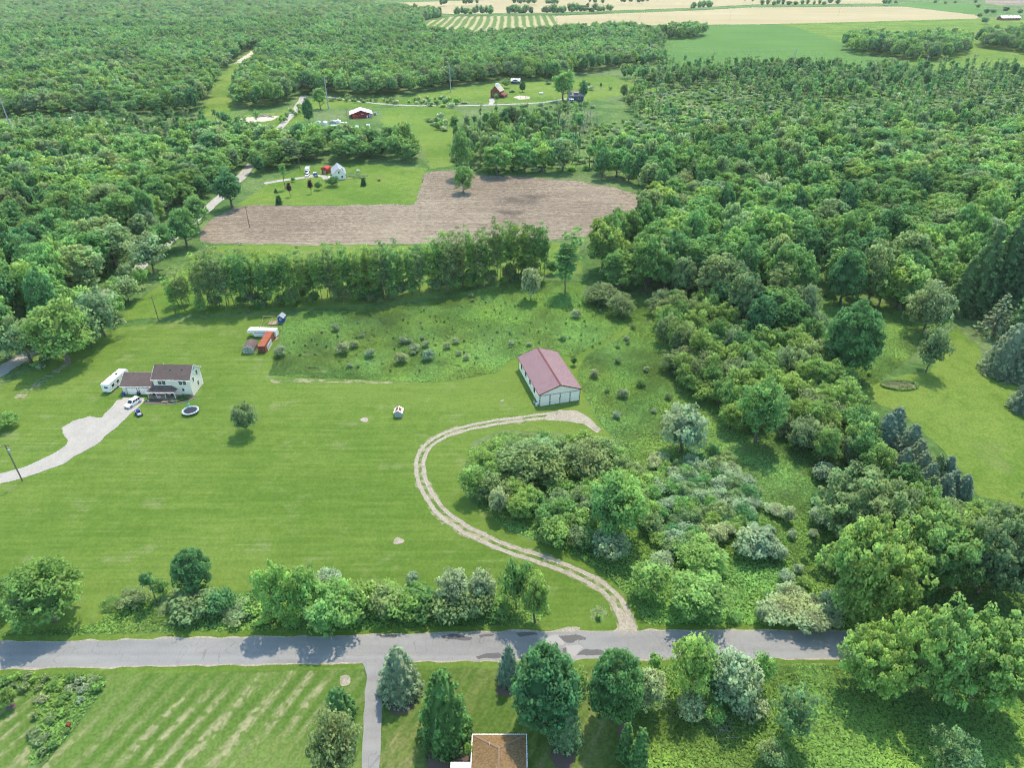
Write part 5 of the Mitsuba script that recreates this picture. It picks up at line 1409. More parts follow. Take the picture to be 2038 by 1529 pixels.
o = P(277, 826)
fr = At(o, yaw=math.atan2(-1.2, 1.0))
t = thing('utility_cart', 'small blue two seat utility cart parked on the grass by the gravel drive', 'vehicle')
part(t, 'body', fr(cat(box(-1.3, 1.3, -.62, .62, .35, .62), box(-1.3, -.15, -.66, .66, .62, .95))), 'mower_blue')
part(t, 'hood', fr(trimesh.convex.convex_hull(np.array([(.55, -.55, .63), (.55, .55, .63), (1.35, -.45, .63), (1.35, .45, .63), (.6, -.5, .98), (.6, .5, .98), (1.2, -.4, .85), (1.2, .4, .85)]))), 'galvanised')
for y in (-.32, .32):
    s_ = part(t, 'seat', fr(box(-.12, .42, y - .26, y + .26, .63, .82)), 'mat_black')
    part(s_, 'backrest', fr(box(-.18, -.06, y - .24, y + .24, .83, 1.3)), 'mat_black')
part(t, 'cargo_bed', fr(cat(box(-1.4, -.3, -.7, .7, .96, 1.0), box(-1.4, -.3, -.7, -.64, 1.0, 1.22), box(-1.4, -.3, .64, .7, 1.0, 1.22), box(-1.4, -1.34, -.64, .64, 1.0, 1.22))), 'mower_blue')
part(t, 'roll_bar', fr(cat(tube((-.22, -.6, .62), (-.22, -.6, 1.8), .03), tube((-.22, .6, .62), (-.22, .6, 1.8), .03), tube((-.22, -.6, 1.8), (-.22, .6, 1.8), .03), tube((-.22, -.6, 1.8), (.7, -.55, 1.0), .03), tube((-.22, .6, 1.8), (.7, .55, 1.0), .03))), 'white_paint')
for x in (-.85, .9):
    for y in (-.66, .66):
        wheel(t, fr, x, y, .32, .24)


def camper(o, yaw, L, W, h0, h1, label, name='camper_trailer', mats=('white_paint', 'white_roof')):
    fr = At(o, yaw=yaw)       # x along the length, front at +x
    t = thing(name, label, 'trailer')
    a = L / 2
    pr2 = Polygon([(-a, h0), (-a, h1 - .1), (-a + .12, h1), (a - .5, h1), (a - .05, h1 - .6), (a, h0 + .5), (a - .3, h0)])
    m = trimesh.creation.extrude_polygon(pr2, W, engine='earcut')
    v = np.array(m.vertices)
    m.vertices = np.stack([v[:, 0], v[:, 2] - W / 2, v[:, 1]], 1)
    m.invert()
    part(t, 'body', fr(m), mats[0])
    part(t, 'roof', fr(box(-a + .14, a - .52, -W / 2 + .03, W / 2 - .03, h1 + .004, h1 + .05)), mats[1])
    return t, fr, a


t, fr, a = camper(P(230, 757, 1.7), math.radians(83), 9.6, 2.5, .55, 3.15, 'long white camper trailer parked beside the garage', 'camper_trailer')
part(t, 'end_window', fr(box(-a - .03, -a - .004, -.75, .35, 1.75, 2.35)), 'window_glass')
for x0, x1, z0, z1 in ((-3.6, -2.5, 1.6, 2.3), (-1.2, -.2, 1.6, 2.3), (1.4, 2.6, 1.6, 2.3)):
    part(t, 'side_window', fr(box(x0, x1, -1.28, -1.254, z0, z1)), 'window_glass')
part(t, 'door', fr(box(.2, .95, -1.285, -1.254, .7, 2.6)), 'door_white')
part(t, 'roof_vent', fr(box(.9, 1.6, -.3, .4, 3.202, 3.3)), 'mat_black')
part(t, 'roof_unit', fr(box(-1.2, -.2, -.35, .35, 3.202, 3.45)), 'white_paint')
part(t, 'stripe', fr(box(-a + .1, a - .9, -1.262, -1.2535, 1.2, 1.36)), 'galvanised')
for x in (-1.0, -.1):
    for y in (-1.1, 1.1):
        wheel(t, fr, x, y, .36)
part(t, 'tow_bar', fr(box(a - .3, a + 1.1, -.08, .08, .5, .6)), 'dark_grey')
single('gas_bottle', At(P(215, 781))(cat(tube((0, 0, 0), (0, 0, .7), .22, .22, 10), tube((0, 0, .7), (0, 0, .85), .16, .05, 10))), 'white_paint', 'small white tank on the grass at the near end of the camper', 'tank')

# ------------------------------------------------------------------ yard with container, shed, horse trailer, playhouse
pl, pr2 = P(514.5, 703.5), P(529, 703.5)
fr = At(pl, yaw=.02)
t = thing('shipping_container', 'rust red shipping container with its doors facing the camera', 'container')
part(t, 'body', fr(box(0, 2.44, 0, 12.1, .12, 2.6)), 'rust_red')
cor = [box(2.442, 2.475, y, y + .14, .2, 2.5) for y in np.arange(.3, 11.9, .42)] + [box(-.033, -.002, y, y + .14, .2, 2.5) for y in np.arange(.3, 11.9, .42)]
part(t, 'side_rib', fr(cat(*cor)), 'rust_red', kind='stuff')
for x0, x1 in ((.06, 1.2), (1.24, 2.38)):
    d_ = part(t, 'door', fr(box(x0, x1, -.06, -.003, .2, 2.5)), 'rust_dark')
    for q in (.3, .75):
        part(d_, 'lock_bar', fr(tube((x0 + q, -.09, .2), (x0 + q, -.09, 2.5), .022, .022, 6)), 'galvanised')
part(t, 'roof_panel', fr(box(.05, 2.39, .05, 12.05, 2.604, 2.64)), 'rust_red')
for k in range(3):
    part(t, 'roof_seam', fr(box(.06, 2.38, 2.5 + 3.2 * k, 2.58 + 3.2 * k, 2.643, 2.67)), 'rust_dark')
t2 = thing('glass_panel', 'long white framed window panel leaning on the side of the container', 'window')
part(t2, 'frame', fr(cat(box(2.62, 2.72, 1.6, 6.6, .1, .2), box(2.52, 2.62, 1.6, 6.6, 1.7, 1.8), *[trimesh.convex.convex_hull(np.array([(2.62, y, .2), (2.72, y, .2), (2.52, y, 1.7), (2.62, y, 1.7), (2.62, y + .1, .2), (2.72, y + .1, .2), (2.52, y + .1, 1.7), (2.62, y + .1, 1.7)])) for y in (1.6, 3.2, 4.9, 6.5)])), 'white_paint')
part(t2, 'pane', fr(trimesh.convex.convex_hull(np.array([(2.65, 1.72, .2), (2.68, 1.72, .2), (2.55, 1.72, 1.7), (2.58, 1.72, 1.7), (2.65, 6.48, .2), (2.68, 6.48, .2), (2.55, 6.48, 1.7), (2.58, 6.48, 1.7)]))), 'galvanised')
pp = []
for k in range(9):
    pp.append(fr(tube((2.9 + .2 * (k % 3), 8.2 + .12 * k, .1 + .1 * (k // 3)), (3.3 + .2 * (k % 3), 10.5, .15 + .1 * (k // 3)), .07, .07, 5)))
single('timber_pile', cat(*pp), 'pale_wood', 'small heap of scrap boards behind the container', 'boards')
labels['timber_pile']['kind'] = 'stuff'
o = P(484, 704)
fr = At(o, yaw=.03)
t = thing('garden_shed', 'pale green shed with a rounded barn roof and double doors', 'shed')
gp2 = [(0, 0), (3.65, 0), (3.65, 1.75), (2.95, 2.45), (1.825, 2.85), (.7, 2.45), (0, 1.75)]
part(t, 'wall', fr(prism_y(gp2, 0, 4.6)), 'shed_wall')
for seg in (((-.22, 1.62), (.68, 2.50)), ((.68, 2.50), (1.825, 2.90)), ((1.825, 2.90), (2.97, 2.50)), ((2.97, 2.50), (3.87, 1.62))):
    (x0, z0), (x1, z1) = seg
    part(t, 'roof_panel', fr(prism_y([(x0, z0), (x1, z1), (x1, z1 + .09), (x0, z0 + .09)], -.22, 4.82)), 'shingle_mat')
for x0, x1 in ((.85, 1.8), (1.85, 2.8)):
    d_ = part(t, 'door', fr(box(x0, x1, -.05, -.004, .1, 1.95)), 'shed_wall')
    part(d_, 'trim', fr(cat(box(x0, x0 + .1, -.08, -.052, .1, 1.95), box(x1 - .1, x1, -.08, -.052, .1, 1.95), box(x0 + .1, x1 - .1, -.08, -.052, 1.85, 1.95), box(x0 + .1, x1 - .1, -.08, -.052, .95, 1.05))), 'shed_green')
part(t, 'gable_trim', fr(cat(*[prism_y([(x0, z0 - .14), (x1, z1 - .14), (x1, z1 + .02), (x0, z0 + .02)], -.27, -.223) for (x0, z0), (x1, z1) in (((-.22, 1.62), (.68, 2.50)), ((.68, 2.50), (1.825, 2.90)), ((1.825, 2.90), (2.97, 2.50)), ((2.97, 2.50), (3.87, 1.62)))])), 'white_paint')
single('white_sheet', At(P(515, 690))(trimesh.convex.convex_hull(np.array([(0, 0, 0), (1.0, 0, 0), (0, 1.5, 0), (1.1, 1.5, 0), (.1, .1, .9), (.9, .2, 1.0), (.2, 1.3, .8), (.9, 1.3, .7)]))), 'white_paint', 'white covered heap between the shed and the container', 'cover')

o = (P(491.5, 657, 2.8) + P(548, 659.5, 2.8)) / 2 + [0, 1.2]
fr = At(o, yaw=-.05)
t = thing('horse_trailer', 'long white gooseneck trailer parked behind the container', 'trailer')
m = trimesh.creation.extrude_polygon(Polygon([(-2.9, .45), (-2.9, 1.75), (-4.9, 1.75), (-4.9, 2.6), (-4.6, 2.8), (4.9, 2.8), (4.9, .45)]), 2.4, engine='earcut')
v = np.array(m.vertices)
m.vertices = np.stack([v[:, 0], v[:, 2] - 1.2, v[:, 1]], 1)
m.invert()
part(t, 'body', fr(m), 'white_paint')
part(t, 'roof', fr(box(-4.58, 4.88, -1.18, 1.18, 2.804, 2.86)), 'white_roof')
part(t, 'slat_opening', fr(box(-2.6, 4.7, -1.225, -1.203, 1.75, 2.1)), 'galvanised')
part(t, 'rub_rail', fr(box(-2.9, 4.9, -1.25, -1.203, 1.1, 1.18)), 'galvanised')
for x in (1.2, 2.2):
    for y in (-1.05, 1.05):
        wheel(t, fr, x, y, .38)
part(t, 'jack', fr(tube((-4.4, 0, .0), (-4.4, 0, 1.75), .07)), 'dark_grey')

o = P(554, 644)
fr = At(o, yaw=-.05)
t = thing('playhouse', 'small blue playhouse on a wooden deck with a pale gabled roof', 'playhouse')
part(t, 'base', fr(box(.1, 1.9, .1, 2.2, 0, .5)), 'deck_wood')
part(t, 'wall', fr(prism_y([(0, .5), (2.0, .5), (2.0, 2.3), (1.0, 3.1), (0, 2.3)], 0, 2.4)), 'blue_paint')
part(t, 'roof_panel', fr(prism_y([(-.3, 2.08), (1.0, 3.12), (1.0, 3.22), (-.3, 2.18)], -.3, 2.7)), 'silver_roof')
part(t, 'roof_panel', fr(prism_y([(2.3, 2.08), (2.3, 2.18), (1.0, 3.22), (1.0, 3.12)], -.3, 2.7)), 'silver_roof')
w = part(t, 'round_window', fr(trimesh.creation.annulus(.26, .40, .05, sections=20).apply_transform(trimesh.transformations.rotation_matrix(math.pi / 2, [1, 0, 0])).apply_translation((1.0, -.03, 1.75))), 'white_paint')
part(w, 'pane', fr(trimesh.creation.cylinder(.25, .03, sections=20).apply_transform(trimesh.transformations.rotation_matrix(math.pi / 2, [1, 0, 0])).apply_translation((1.0, -.02, 1.75))), 'window_glass')
t = thing('swing_frame', 'bleached wooden climbing frame beside the blue playhouse', 'climbing frame')
o = P(520, 648)
fr = At(o, yaw=-.02)
part(t, 'beam', fr(tube((0, 2.6, 2.3), (4.6, 2.6, 2.3), .11, .11, 6)), 'pale_wood')
for x, y0, y1 in ((.3, .2, 2.6), (3.6, .4, 2.6), (.3, 4.4, 2.6), (3.6, 4.4, 2.6)):
    part(t, 'leg', fr(tube((x - .3, y0, 0), (x, y1, 2.25), .08, .08, 6)), 'pale_wood')
part(t, 'ladder', fr(cat(tube((.6, -.3, .0), (2.0, 2.2, 1.2), .06), tube((2.4, -.1, .0), (3.3, 2.2, 1.2), .06))), 'pale_wood')
part(t, 'deck', fr(box(2.2, 6.0, .3, 2.9, .25, .38)), 'pale_wood')
part(t, 'deck_edge', fr(box(2.2, 6.0, .2, .296, .05, .38)), 'deck_wood')

# little shed on the lawn
o = P(785.5, 831)
fr = At(o, yaw=-.06)
t = thing('lawn_hut', 'tiny grey hut with a patchy white and rust roof alone on the lawn', 'hut')
part(t, 'wall', fr(prism_y([(0, 0), (2.1, 0), (2.1, 1.7), (1.05, 2.35), (0, 1.7)], 0, 2.0)), 'galvanised')
part(t, 'roof_panel', fr(prism_y([(-.25, 1.55), (1.05, 2.36), (1.05, 2.44), (-.25, 1.63)], -.25, 2.25)), 'white_paint', label='white half of the hut roof')
part(t, 'roof_panel', fr(prism_y([(2.35, 1.55), (2.35, 1.63), (1.05, 2.44), (1.05, 2.36)], -.25, 2.25)), 'white_paint')
part(t, 'rust_sheet', fr(prism_y([(2.2, 1.67), (2.2, 1.70), (1.2, 2.40), (1.2, 2.37)], .3, 1.6)), 'brick_red')
part(t, 'rust_sheet', fr(prism_y([(.2, 1.94), (1.0, 2.44), (1.0, 2.47), (.2, 1.97)], .1, 1.9)), 'brick_red')
part(t, 'door', fr(box(.6, 1.4, -.04, -.004, .05, 1.5)), 'galvanised')

# ------------------------------------------------------------------ brown roofed house at the bottom
x0, y1_ = P(941, 1463, 3.0)
x1, _ = P(1047, 1463, 3.0)
fr = At((0, 0))
t = thing('brown_roof_house', 'house with a brown shingled hip roof cut by the bottom edge', 'house')
part(t, 'wall', fr(box(x0 + .45, x1 - .45, 42, y1_ - .45, 0, 2.82)), 'cream_wall')
xm = (x0 + x1) / 2
ry = y1_ - (x1 - x0) / 2 * .78
ZE, ZT = 2.95, 5.0
def slab(pts, th=.1):
    p = np.array(pts, float)
    return trimesh.convex.convex_hull(np.vstack([p, p - [0, 0, th]]))
r_ = part(t, 'roof', fr(slab([(x0, y1_, ZE), (xm, ry, ZT), (x0, 42, ZE), (xm, 42, ZT)])), 'tan_shingle_mat')
part(t, 'roof', fr(slab([(x1, y1_, ZE), (xm, ry, ZT), (x1, 42, ZE), (xm, 42, ZT)])), 'tan_shingle_mat')
part(t, 'roof', fr(slab([(x0 + .01, y1_, ZE), (x1 - .01, y1_, ZE), (xm, ry - .01, ZT)])), 'tan_shingle_mat')
flat('cap_tan', (.30, .22, .15), 0.95)
def caps(p, q, n):
    p, q = np.array(p, float), np.array(q, float)
    out = []
    for k in range(n):
        c = p + (q - p) * (k + .5) / n
        m = trimesh.creation.box((.30, np.linalg.norm(q - p) / n * .86, .05))
        m.apply_transform(trimesh.transformations.rotation_matrix(math.atan2(*(q - p)[:2][::-1]) - math.pi / 2, [0, 0, 1]))
        m.apply_translation(c + [0, 0, .05 + .012 * (k % 2)])
        out.append(m)
    return cat(*out)
part(r_, 'ridge_cap', fr(caps((xm, ry, ZT), (xm, 50, ZT), 30)), 'cap_tan', kind='stuff')
part(r_, 'hip_cap', fr(caps((x0 + .1, y1_ - .1, ZE), (xm, ry, ZT), 18)), 'cap_tan', kind='stuff')
part(r_, 'hip_cap', fr(caps((x1 - .1, y1_ - .1, ZE), (xm, ry, ZT), 18)), 'cap_tan', kind='stuff')
part(t, 'gutter', fr(box(x0 - .14, x1 + .14, y1_ + .004, y1_ + .14, ZE - .14, ZE + .02)), 'white_paint')
part(t, 'gutter', fr(box(x0 - .14, x0 - .004, 42, y1_, ZE - .14, ZE + .02)), 'white_paint')
part(t, 'gutter', fr(box(x1 + .004, x1 + .14, 42, y1_, ZE - .14, ZE + .02)), 'white_paint')
part(t, 'vent_pipe', fr(tube((xm - 1.5, ry + .9, ZE + .8), (xm - 1.5, ry + .9, ZE + 1.9), .06)), 'white_paint')
ax0, ay1 = P(897, 1518, 2.5)
part(t, 'porch_roof', fr(box(ax0, x0 - .16, 46, ay1, 2.42, 2.55)), 'white_roof', label='flat white porch roof')
part(t, 'porch_post', fr(box(ax0 + .1, ax0 + .25, ay1 - .3, ay1 - .15, 0, 2.415)), 'white_paint')
# mulch beds
for (cx, cy, rx, ry2, lab) in ((797, 1400, 2.6, 2.0, 'mulch bed under the plump blue spruce'), (900, 1510, 4.4, 2.5, 'mulch bed under the broad dark spruce'), (1122, 1508, 1.9, 2.0, 'gravel bed under the grey-green spruce'), (1008, 1375, 1.8, 1.2, 'mulch under the narrow blue spruce'), (1243, 1470, 1.0, 5.5, 'long mulch bed at the yard edge'), (22, 1407, .9, .7, 'mulch ring of the little tree')):
    c = P(cx, cy)
    th = np.linspace(0, 2 * np.pi, 30)[:-1]
    sheet('mulch_bed', Polygon(np.c_[c[0] + rx * np.cos(th), c[1] + ry2 * np.sin(th)]), .045, 'mulch', .2, lab, is_open=False)
c = P(1790, 768)
th = np.linspace(0, 2 * np.pi, 40)[:-1]
k = thing('flower_bed', 'oval flower bed with low green rim on the right lawn', 'flower bed')
pe = Polygon(np.c_[c[0] + 5.6 * np.cos(th), c[1] + 3.0 * np.sin(th)])
scene[k + '__soil'] = mikit.ply(trimesh.creation.extrude_polygon(pe.buffer(-.5), .14, engine='earcut'), 'flower_pink')
pe2 = [leaf_cards(np.c_[c[0] + (5.2 + gr.normal(0, .28, 700)) * np.cos(q_), c[1] + (2.7 + gr.normal(0, .25, 700)) * np.sin(q_), gr.uniform(.1, .7, 700)], np.tile([0, 0, 1.], (700, 1)), .45, gr.uniform(0, 1, 700), (MID + .5) / 10, gr) for q_ in [gr.uniform(0, 6.283, 700)]]
pe2.append(leaf_cards(np.c_[c[0] + 4.6 * np.sqrt(gr.uniform(0, 1, 420)) * np.cos(gr.uniform(0, 6.28, 420)), c[1] + gr.uniform(-2, 2, 420), gr.uniform(.12, .5, 420)], np.tile([0, 0, 1.], (420, 1)), .4, gr.uniform(0, 1, 420), (DULL + .5) / 10, gr))
scene[k + '__rim_plants'] = leaf_ply(pe2)
labels[k + '__rim_plants'] = {'kind': 'stuff'}
single('bird_table', At(P(141, 1452))(cat(tube((0, 0, 0), (0, 0, 1.0), .07), box(-.3, .3, -.3, .3, 1.0, 1.1), trimesh.convex.convex_hull(np.array([(-.35, -.35, 1.4), (.35, -.35, 1.4), (-.35, .35, 1.4), (.35, .35, 1.4), (0, -.3, 1.7), (0, .3, 1.7)])), box(-.03, .03, -.03, .03, 1.1, 1.4))), 'rust_dark', 'small rust red post box among the weeds at the lower left', 'post box')

# ------------------------------------------------------------------ white house with the silver roof
pL, pR, pBL = P(651, 344, 3), P(688.5, 354, 3), P(663, 356.5, 3)
fr = At(P(663.5, 358.5) , np.array([7.3, 2.1]))
t = thing('white_house', 'white house with a steep silver roof beside the ploughed field', 'house')
HW, HL, HE, HR = 7.4, 13.5, 3.3, 6.4
part(t, 'wall', fr(prism_y([(0, 0), (HW, 0), (HW, HE), (HW / 2, HR - .05), (0, HE)], 0, HL)), 'door_white')
for s_ in (-1, 1):
    sl = (HR - HE) / (HW / 2)
    xa, xb = (-.4, HW / 2) if s_ < 0 else (HW + .4, HW / 2)
    za = HE - .4 * sl
    part(t, 'roof', fr(prism_y([(xa, za), (xb, HR), (xb, HR + .14), (xa, za + .14)], -.35, HL + .35)), 'silver_roof')
part(t, 'dormer', fr(trimesh.convex.convex_hull(np.array([(HW / 2 + .3, 2.5, HR - .2), (HW / 2 + .3, 11, HR - .2), (HW - .4, 2.5, HE + 1.1), (HW - .4, 11, HE + 1.1), (HW - .4, 2.5, HE + .7), (HW - .4, 11, HE + .7)]))), 'silver_roof')
part(t, 'skylight', fr(box(HW * .74, HW * .86, 3.2, 4.6, HE + 1.9, HE + 2.1)), 'window_glass')
for x in (2.0, 5.2):
    window(t, fr, x, 1.0, 1.0, 1.2, 0)
window(t, fr, HW / 2, 3.7, 1.0, 1.1, 0)
part(t, 'porch', fr(box(-2.6, -.01, 2.0, 8.0, .05, .35)), 'white_paint')
single('patio_set', At(P(694.5, 357))(cat(tube((0, 0, 0), (0, 0, .75), .05), tube((0, 0, .72), (0, 0, .78), .6, .6, 12), box(.9, 1.3, -.2, .2, 0, .45), box(-1.3, -.9, -.2, .2, 0, .45))), 'pink_cloth', 'pinkish patio table and stools at the right of the white house', 'patio table')
t = thing('red_shed', 'small shed with a round red roof behind the white house', 'shed')
fr = At(P(641, 346), yaw=-.25)
part(t, 'wall', fr(box(0, 3.6, 0, 4.5, 0, 2.6)), 'brick_red')
q = np.linspace(0, math.pi, 13)
part(t, 'roof', fr(prism_y([(1.8 + 2.1 * math.cos(a_), 2.6 + 1.5 * math.sin(a_)) for a_ in q], -.3, 4.8)), 'bright_red')
part(t, 'door', fr(box(.9, 2.7, -.05, -.004, .05, 2.2)), 'pale_wood')
t = thing('box_truck', 'white box truck parked left of the white house', 'truck')
fr = At(P(612.5, 343), yaw=math.pi / 2 + .1)
part(t, 'cargo_box', fr(box(-2.2, 2.2, -1.15, 1.15, .8, 3.0)), 'white_paint')
part(t, 'cab', fr(trimesh.convex.convex_hull(np.array([(-2.3, -1, .6), (-2.3, 1, .6), (-4.0, -1, .6), (-4.0, 1, .6), (-2.3, -.9, 2.2), (-2.3, .9, 2.2), (-3.2, -.9, 2.1), (-3.2, .9, 2.1), (-4.0, -1, 1.2), (-4.0, 1, 1.2)]))), 'car_white')
part(t, 'windscreen', fr(trimesh.convex.convex_hull(np.array([(-3.25, -.8, 2.05), (-3.25, .8, 2.05), (-3.95, -.85, 1.3), (-3.95, .85, 1.3), (-3.3, -.8, 2.08), (-3.3, .8, 2.08), (-4.02, -.85, 1.28), (-4.02, .85, 1.28)]))), 'window_glass')
for x in (-3.3, 1.2):
    for y in (-1, 1):
        wheel(t, fr, x, y, .4)
car(P(628.5, 350.5), -math.pi / 2 + .45, 'dark blue pickup truck with a white bed cover by the white house', 5.4, 1.95, 'pickup_truck', None, 'blue_paint', 1.75)
part('pickup_truck', 'bed_cover', At(P(628.5, 350.5), yaw=-math.pi / 2 + .45)(box(-2.6, -.9, -.92, .92, 1.1, 1.9)), 'white_paint')
car(P(612, 350.5), -math.pi / 2, 'white car parked in front of the box truck', 4.5, 1.8, 'car')
t = single('hay_bale', At(P(755, 360))(tube((-.75, 0, .8), (.75, 0, .8), .8, .8, 18)), 'straw', 'round hay bale on the house lawn', 'hay bale')
t = single('white_tank', At(P(713, 342))(cat(tube((-.9, 0, .9), (.9, 0, .9), .55, .55, 12), box(-.7, -.55, -.3, .3, 0, .5), box(.55, .7, -.3, .3, 0, .5))), 'white_paint', 'small white tank on the lawn behind the white house garden', 'tank')
for x, y, lab in ((700, 349, 'green vegetable patch right of the white house'), (718, 352, 'second vegetable patch farther right of the white house')):
    c = P(x, y)
    n_ = 260
    k = thing('vegetable_patch', lab, 'garden bed')
    labels[k]['kind'] = 'stuff'
    scene[k] = leaf_ply([leaf_cards(np.c_[c[0] + gr.uniform(-4, 4, n_), c[1] + gr.uniform(-4, 4, n_), gr.uniform(.1, .8, n_)], np.tile([0, 0, 1.], (n_, 1)), .7, gr.uniform(0, 1, n_), (OLIVE + .5) / 10, gr)])

# ------------------------------------------------------------------ red barn, far houses, far barn
fr = At(P(698, 236), P(742, 234) - P(698, 236))
W_ = 17.2
t = thing('red_barn', 'dark red barn with a white gabled roof and a bright red lean-to', 'barn')
part(t, 'wall', fr(prism_y([(0, 0), (W_, 0), (W_, 3.2), (W_ / 2, 5.9), (0, 3.2)], 0, 14)), 'barn_red')
for s_ in (-1, 1):
    sl = 2.7 / (W_ / 2)
    xa = -.5 if s_ < 0 else W_ + .5
    part(t, 'roof', fr(prism_y([(xa, 3.2 - .5 * sl), (W_ / 2, 5.95), (W_ / 2, 6.1), (xa, 3.35 - .5 * sl)], -.5, 14.5)), 'white_roof')
part(t, 'big_door', fr(box(2.0, 6.0, -.08, -.004, 0, 2.6)), 'bright_red')
part(t, 'awning', fr(slab([(1.6, -1.6, 2.3), (6.4, -1.6, 2.3), (1.6, -.01, 2.9), (6.4, -.01, 2.9)])), 'bright_red')
part(t, 'dark_opening', fr(box(.4, 1.5, -.06, -.004, 0, 2.4)), 'dark_grey')
part(t, 'side_panel', fr(box(14.6, 17.0, -.07, -.004, 0, 2.9)), 'silver_roof')
part(t, 'door', fr(box(12.9, 13.7, -.07, -.004, 0, 2.0)), 'white_paint')
part(t, 'window', fr(box(8.6, 10.6, -.07, -.004, 2.7, 3.3)), 'silver_roof')
single('farm_trailer', At(P(747, 229))(cat(box(-1.5, 1.5, -1, 1, .5, .7), box(-1.2, 1.0, -.8, .8, .7, 2.0), tube((-1, -1, .35), (-1, 1, .35), .35), tube((1, -1, .35), (1, 1, .35), .35))), 'galvanised', 'grey loaded trailer right of the red barn', 'trailer')
for (x, y, w, h, m_, lab) in ((628, 250, 4, 3.0, 'galvanised', 'grey sheeted shed among the trees left of the red barn'), (640, 249, 3.4, 2.6, 'white_paint', 'white little shed beside the grey sheeted one'), (656, 246, 5, 2.2, 'galvanised', 'grey low shed on the red barn lawn'), (668, 246, 3.5, 2.4, 'white_paint', 'white box trailer on the red barn lawn')):
    fr = At(P(x, y), yaw=rng.uniform(-.2, .2))
    k = thing('farm_shed', lab, 'shed')
    part(k, 'wall', fr(prism_y([(0, 0), (w, 0), (w, h * .7), (w / 2, h), (0, h * .7)], 0, 4)), m_)
    part(k, 'roof_panel', fr(prism_y([(-.2, h * .66), (w / 2, h + .02), (w / 2, h + .1), (-.2, h * .74)], -.2, 4.2)), 'white_roof' if m_ == 'white_paint' else 'silver_roof')
    part(k, 'roof_panel', fr(prism_y([(w + .2, h * .66), (w + .2, h * .74), (w / 2, h + .1), (w / 2, h + .02)], -.2, 4.2)), 'white_roof' if m_ == 'white_paint' else 'silver_roof')
for (x, y, lab) in ((669, 250.5, 'white flat trailer on the lawn left of the red barn'), (681, 245.5, 'second white flat trailer behind the first')):
    single('flat_trailer', At(P(x, y))(cat(box(-4, 4, -1.1, 1.1, .6, .8), tube((1, -1.1, .35), (1, 1.1, .35), .35), tube((2, -1.1, .35), (2, 1.1, .35), .35), box(-5, -4, -.1, .1, .6, .7))), 'white_paint', lab, 'trailer')
for (x, y, lab) in ((700, 259, 'white drum at the tree edge below the red barn, left one'), (711, 255.5, 'white arched cover at the tree edge below the red barn'), (733, 252.5, 'white drum at the tree edge below the red barn, right one')):
    single('white_cover', At(P(x, y))(tube((-1.2, 0, 1.0), (1.2, 0, 1.0), 1.2, 1.2, 14)), 'white_paint', lab, 'cover')
t = thing('red_house', 'tall narrow brick red barn house with a cupola beside the far dirt track', 'house')
fr = At(P(976.5, 194), yaw=-.35)
part(t, 'wall', fr(prism_y([(0, 0), (9, 0), (9, 6.0), (4.5, 10.4), (0, 6.0)], 0, 11)), 'brick_red')
part(t, 'roof', fr(prism_y([(-.5, 5.5), (4.5, 10.42), (4.5, 10.6), (-.5, 5.68)], -.5, 11.5)), 'pale_sand')
part(t, 'roof', fr(prism_y([(9.5, 5.5), (9.5, 5.68), (4.5, 10.6), (4.5, 10.42)], -.5, 11.5)), 'pale_sand')
part(t, 'cupola', fr(cat(box(3.3, 5.7, 4, 6.4, 9.4, 12.0))), 'white_roof')
part(t, 'lean_to', fr(prism_y([(9.01, 0), (13, 0), (13, 2.4), (9.01, 4.4)], 1, 10)), 'brick_red')
part(t, 'opening', fr(box(9.6, 12.6, .93, .996, 0, 2.0)), 'dark_grey')
k = single('dark_pickup', At(P(1019, 184), yaw=.5)(cat(trimesh.convex.convex_hull(np.array([(-2.8, -1, .5), (-2.8, 1, .5), (2.8, -1, .5), (2.8, 1, .5), (-2.8, -1, 1.2), (-2.8, 1, 1.2), (2.7, -1, 1.2), (2.7, 1, 1.2)])), trimesh.convex.convex_hull(np.array([(-.8, -.9, 1.2), (-.8, .9, 1.2), (1.4, -.9, 1.2), (1.4, .9, 1.2), (-.6, -.75, 2.0), (-.6, .75, 2.0), (.8, -.75, 2.0), (.8, .75, 2.0)])), *[tube((x, y - .12, .4), (x, y + .12, .4), .4) for x in (-1.8, 1.8) for y in (-.9, .9)])), 'dark_grey', 'dark pickup in the yard of the far red house', 'truck')
t = thing('play_set', 'small dark play frame on the sandy patch', 'play frame')
fr = At(P(1041, 195.5))
part(t, 'frame', fr(cat(tube((-2, -1, 0), (-2, 0, 2.4), .1), tube((-2, 1, 0), (-2, 0, 2.4), .1), tube((2, -1, 0), (2, 0, 2.4), .1), tube((2, 1, 0), (2, 0, 2.4), .1), tube((-2, 0, 2.4), (2, 0, 2.4), .1))), 'deck_wood')
part(t, 'slide', fr(slab([(2.1, -.4, 1.5), (2.1, .4, 1.5), (4.2, -.4, .1), (4.2, .4, .1)])), 'brick_red')
single('gas_tank', At(P(1077, 188))(cat(tube((-2, 0, 1.2), (2, 0, 1.2), .9, .9, 14), box(-1.4, -1.0, -.5, .5, 0, .5), box(1.0, 1.4, -.5, .5, 0, .5))), 'white_paint', 'white gas tank in the grass between the far houses', 'tank')
t = thing('far_shed', 'small far shed with a white roof and dark front', 'shed')
fr = At(P(1016.5, 167), yaw=-.1)
part(t, 'wall', fr(prism_y([(0, 0), (9, 0), (9, 3.0), (4.5, 4.2), (0, 3.0)], 0, 6)), 'navy_wall')
part(t, 'roof', fr(slab([(-.4, -.4, 3.0), (9.4, -.4, 3.0), (-.4, 6.4, 4.6), (9.4, 6.4, 4.6)], .15)), 'white_roof')
t = thing('navy_house', 'navy blue house with a grey roof at the end of the far dirt track', 'house')
fr = At(P(1131, 203), yaw=.02)
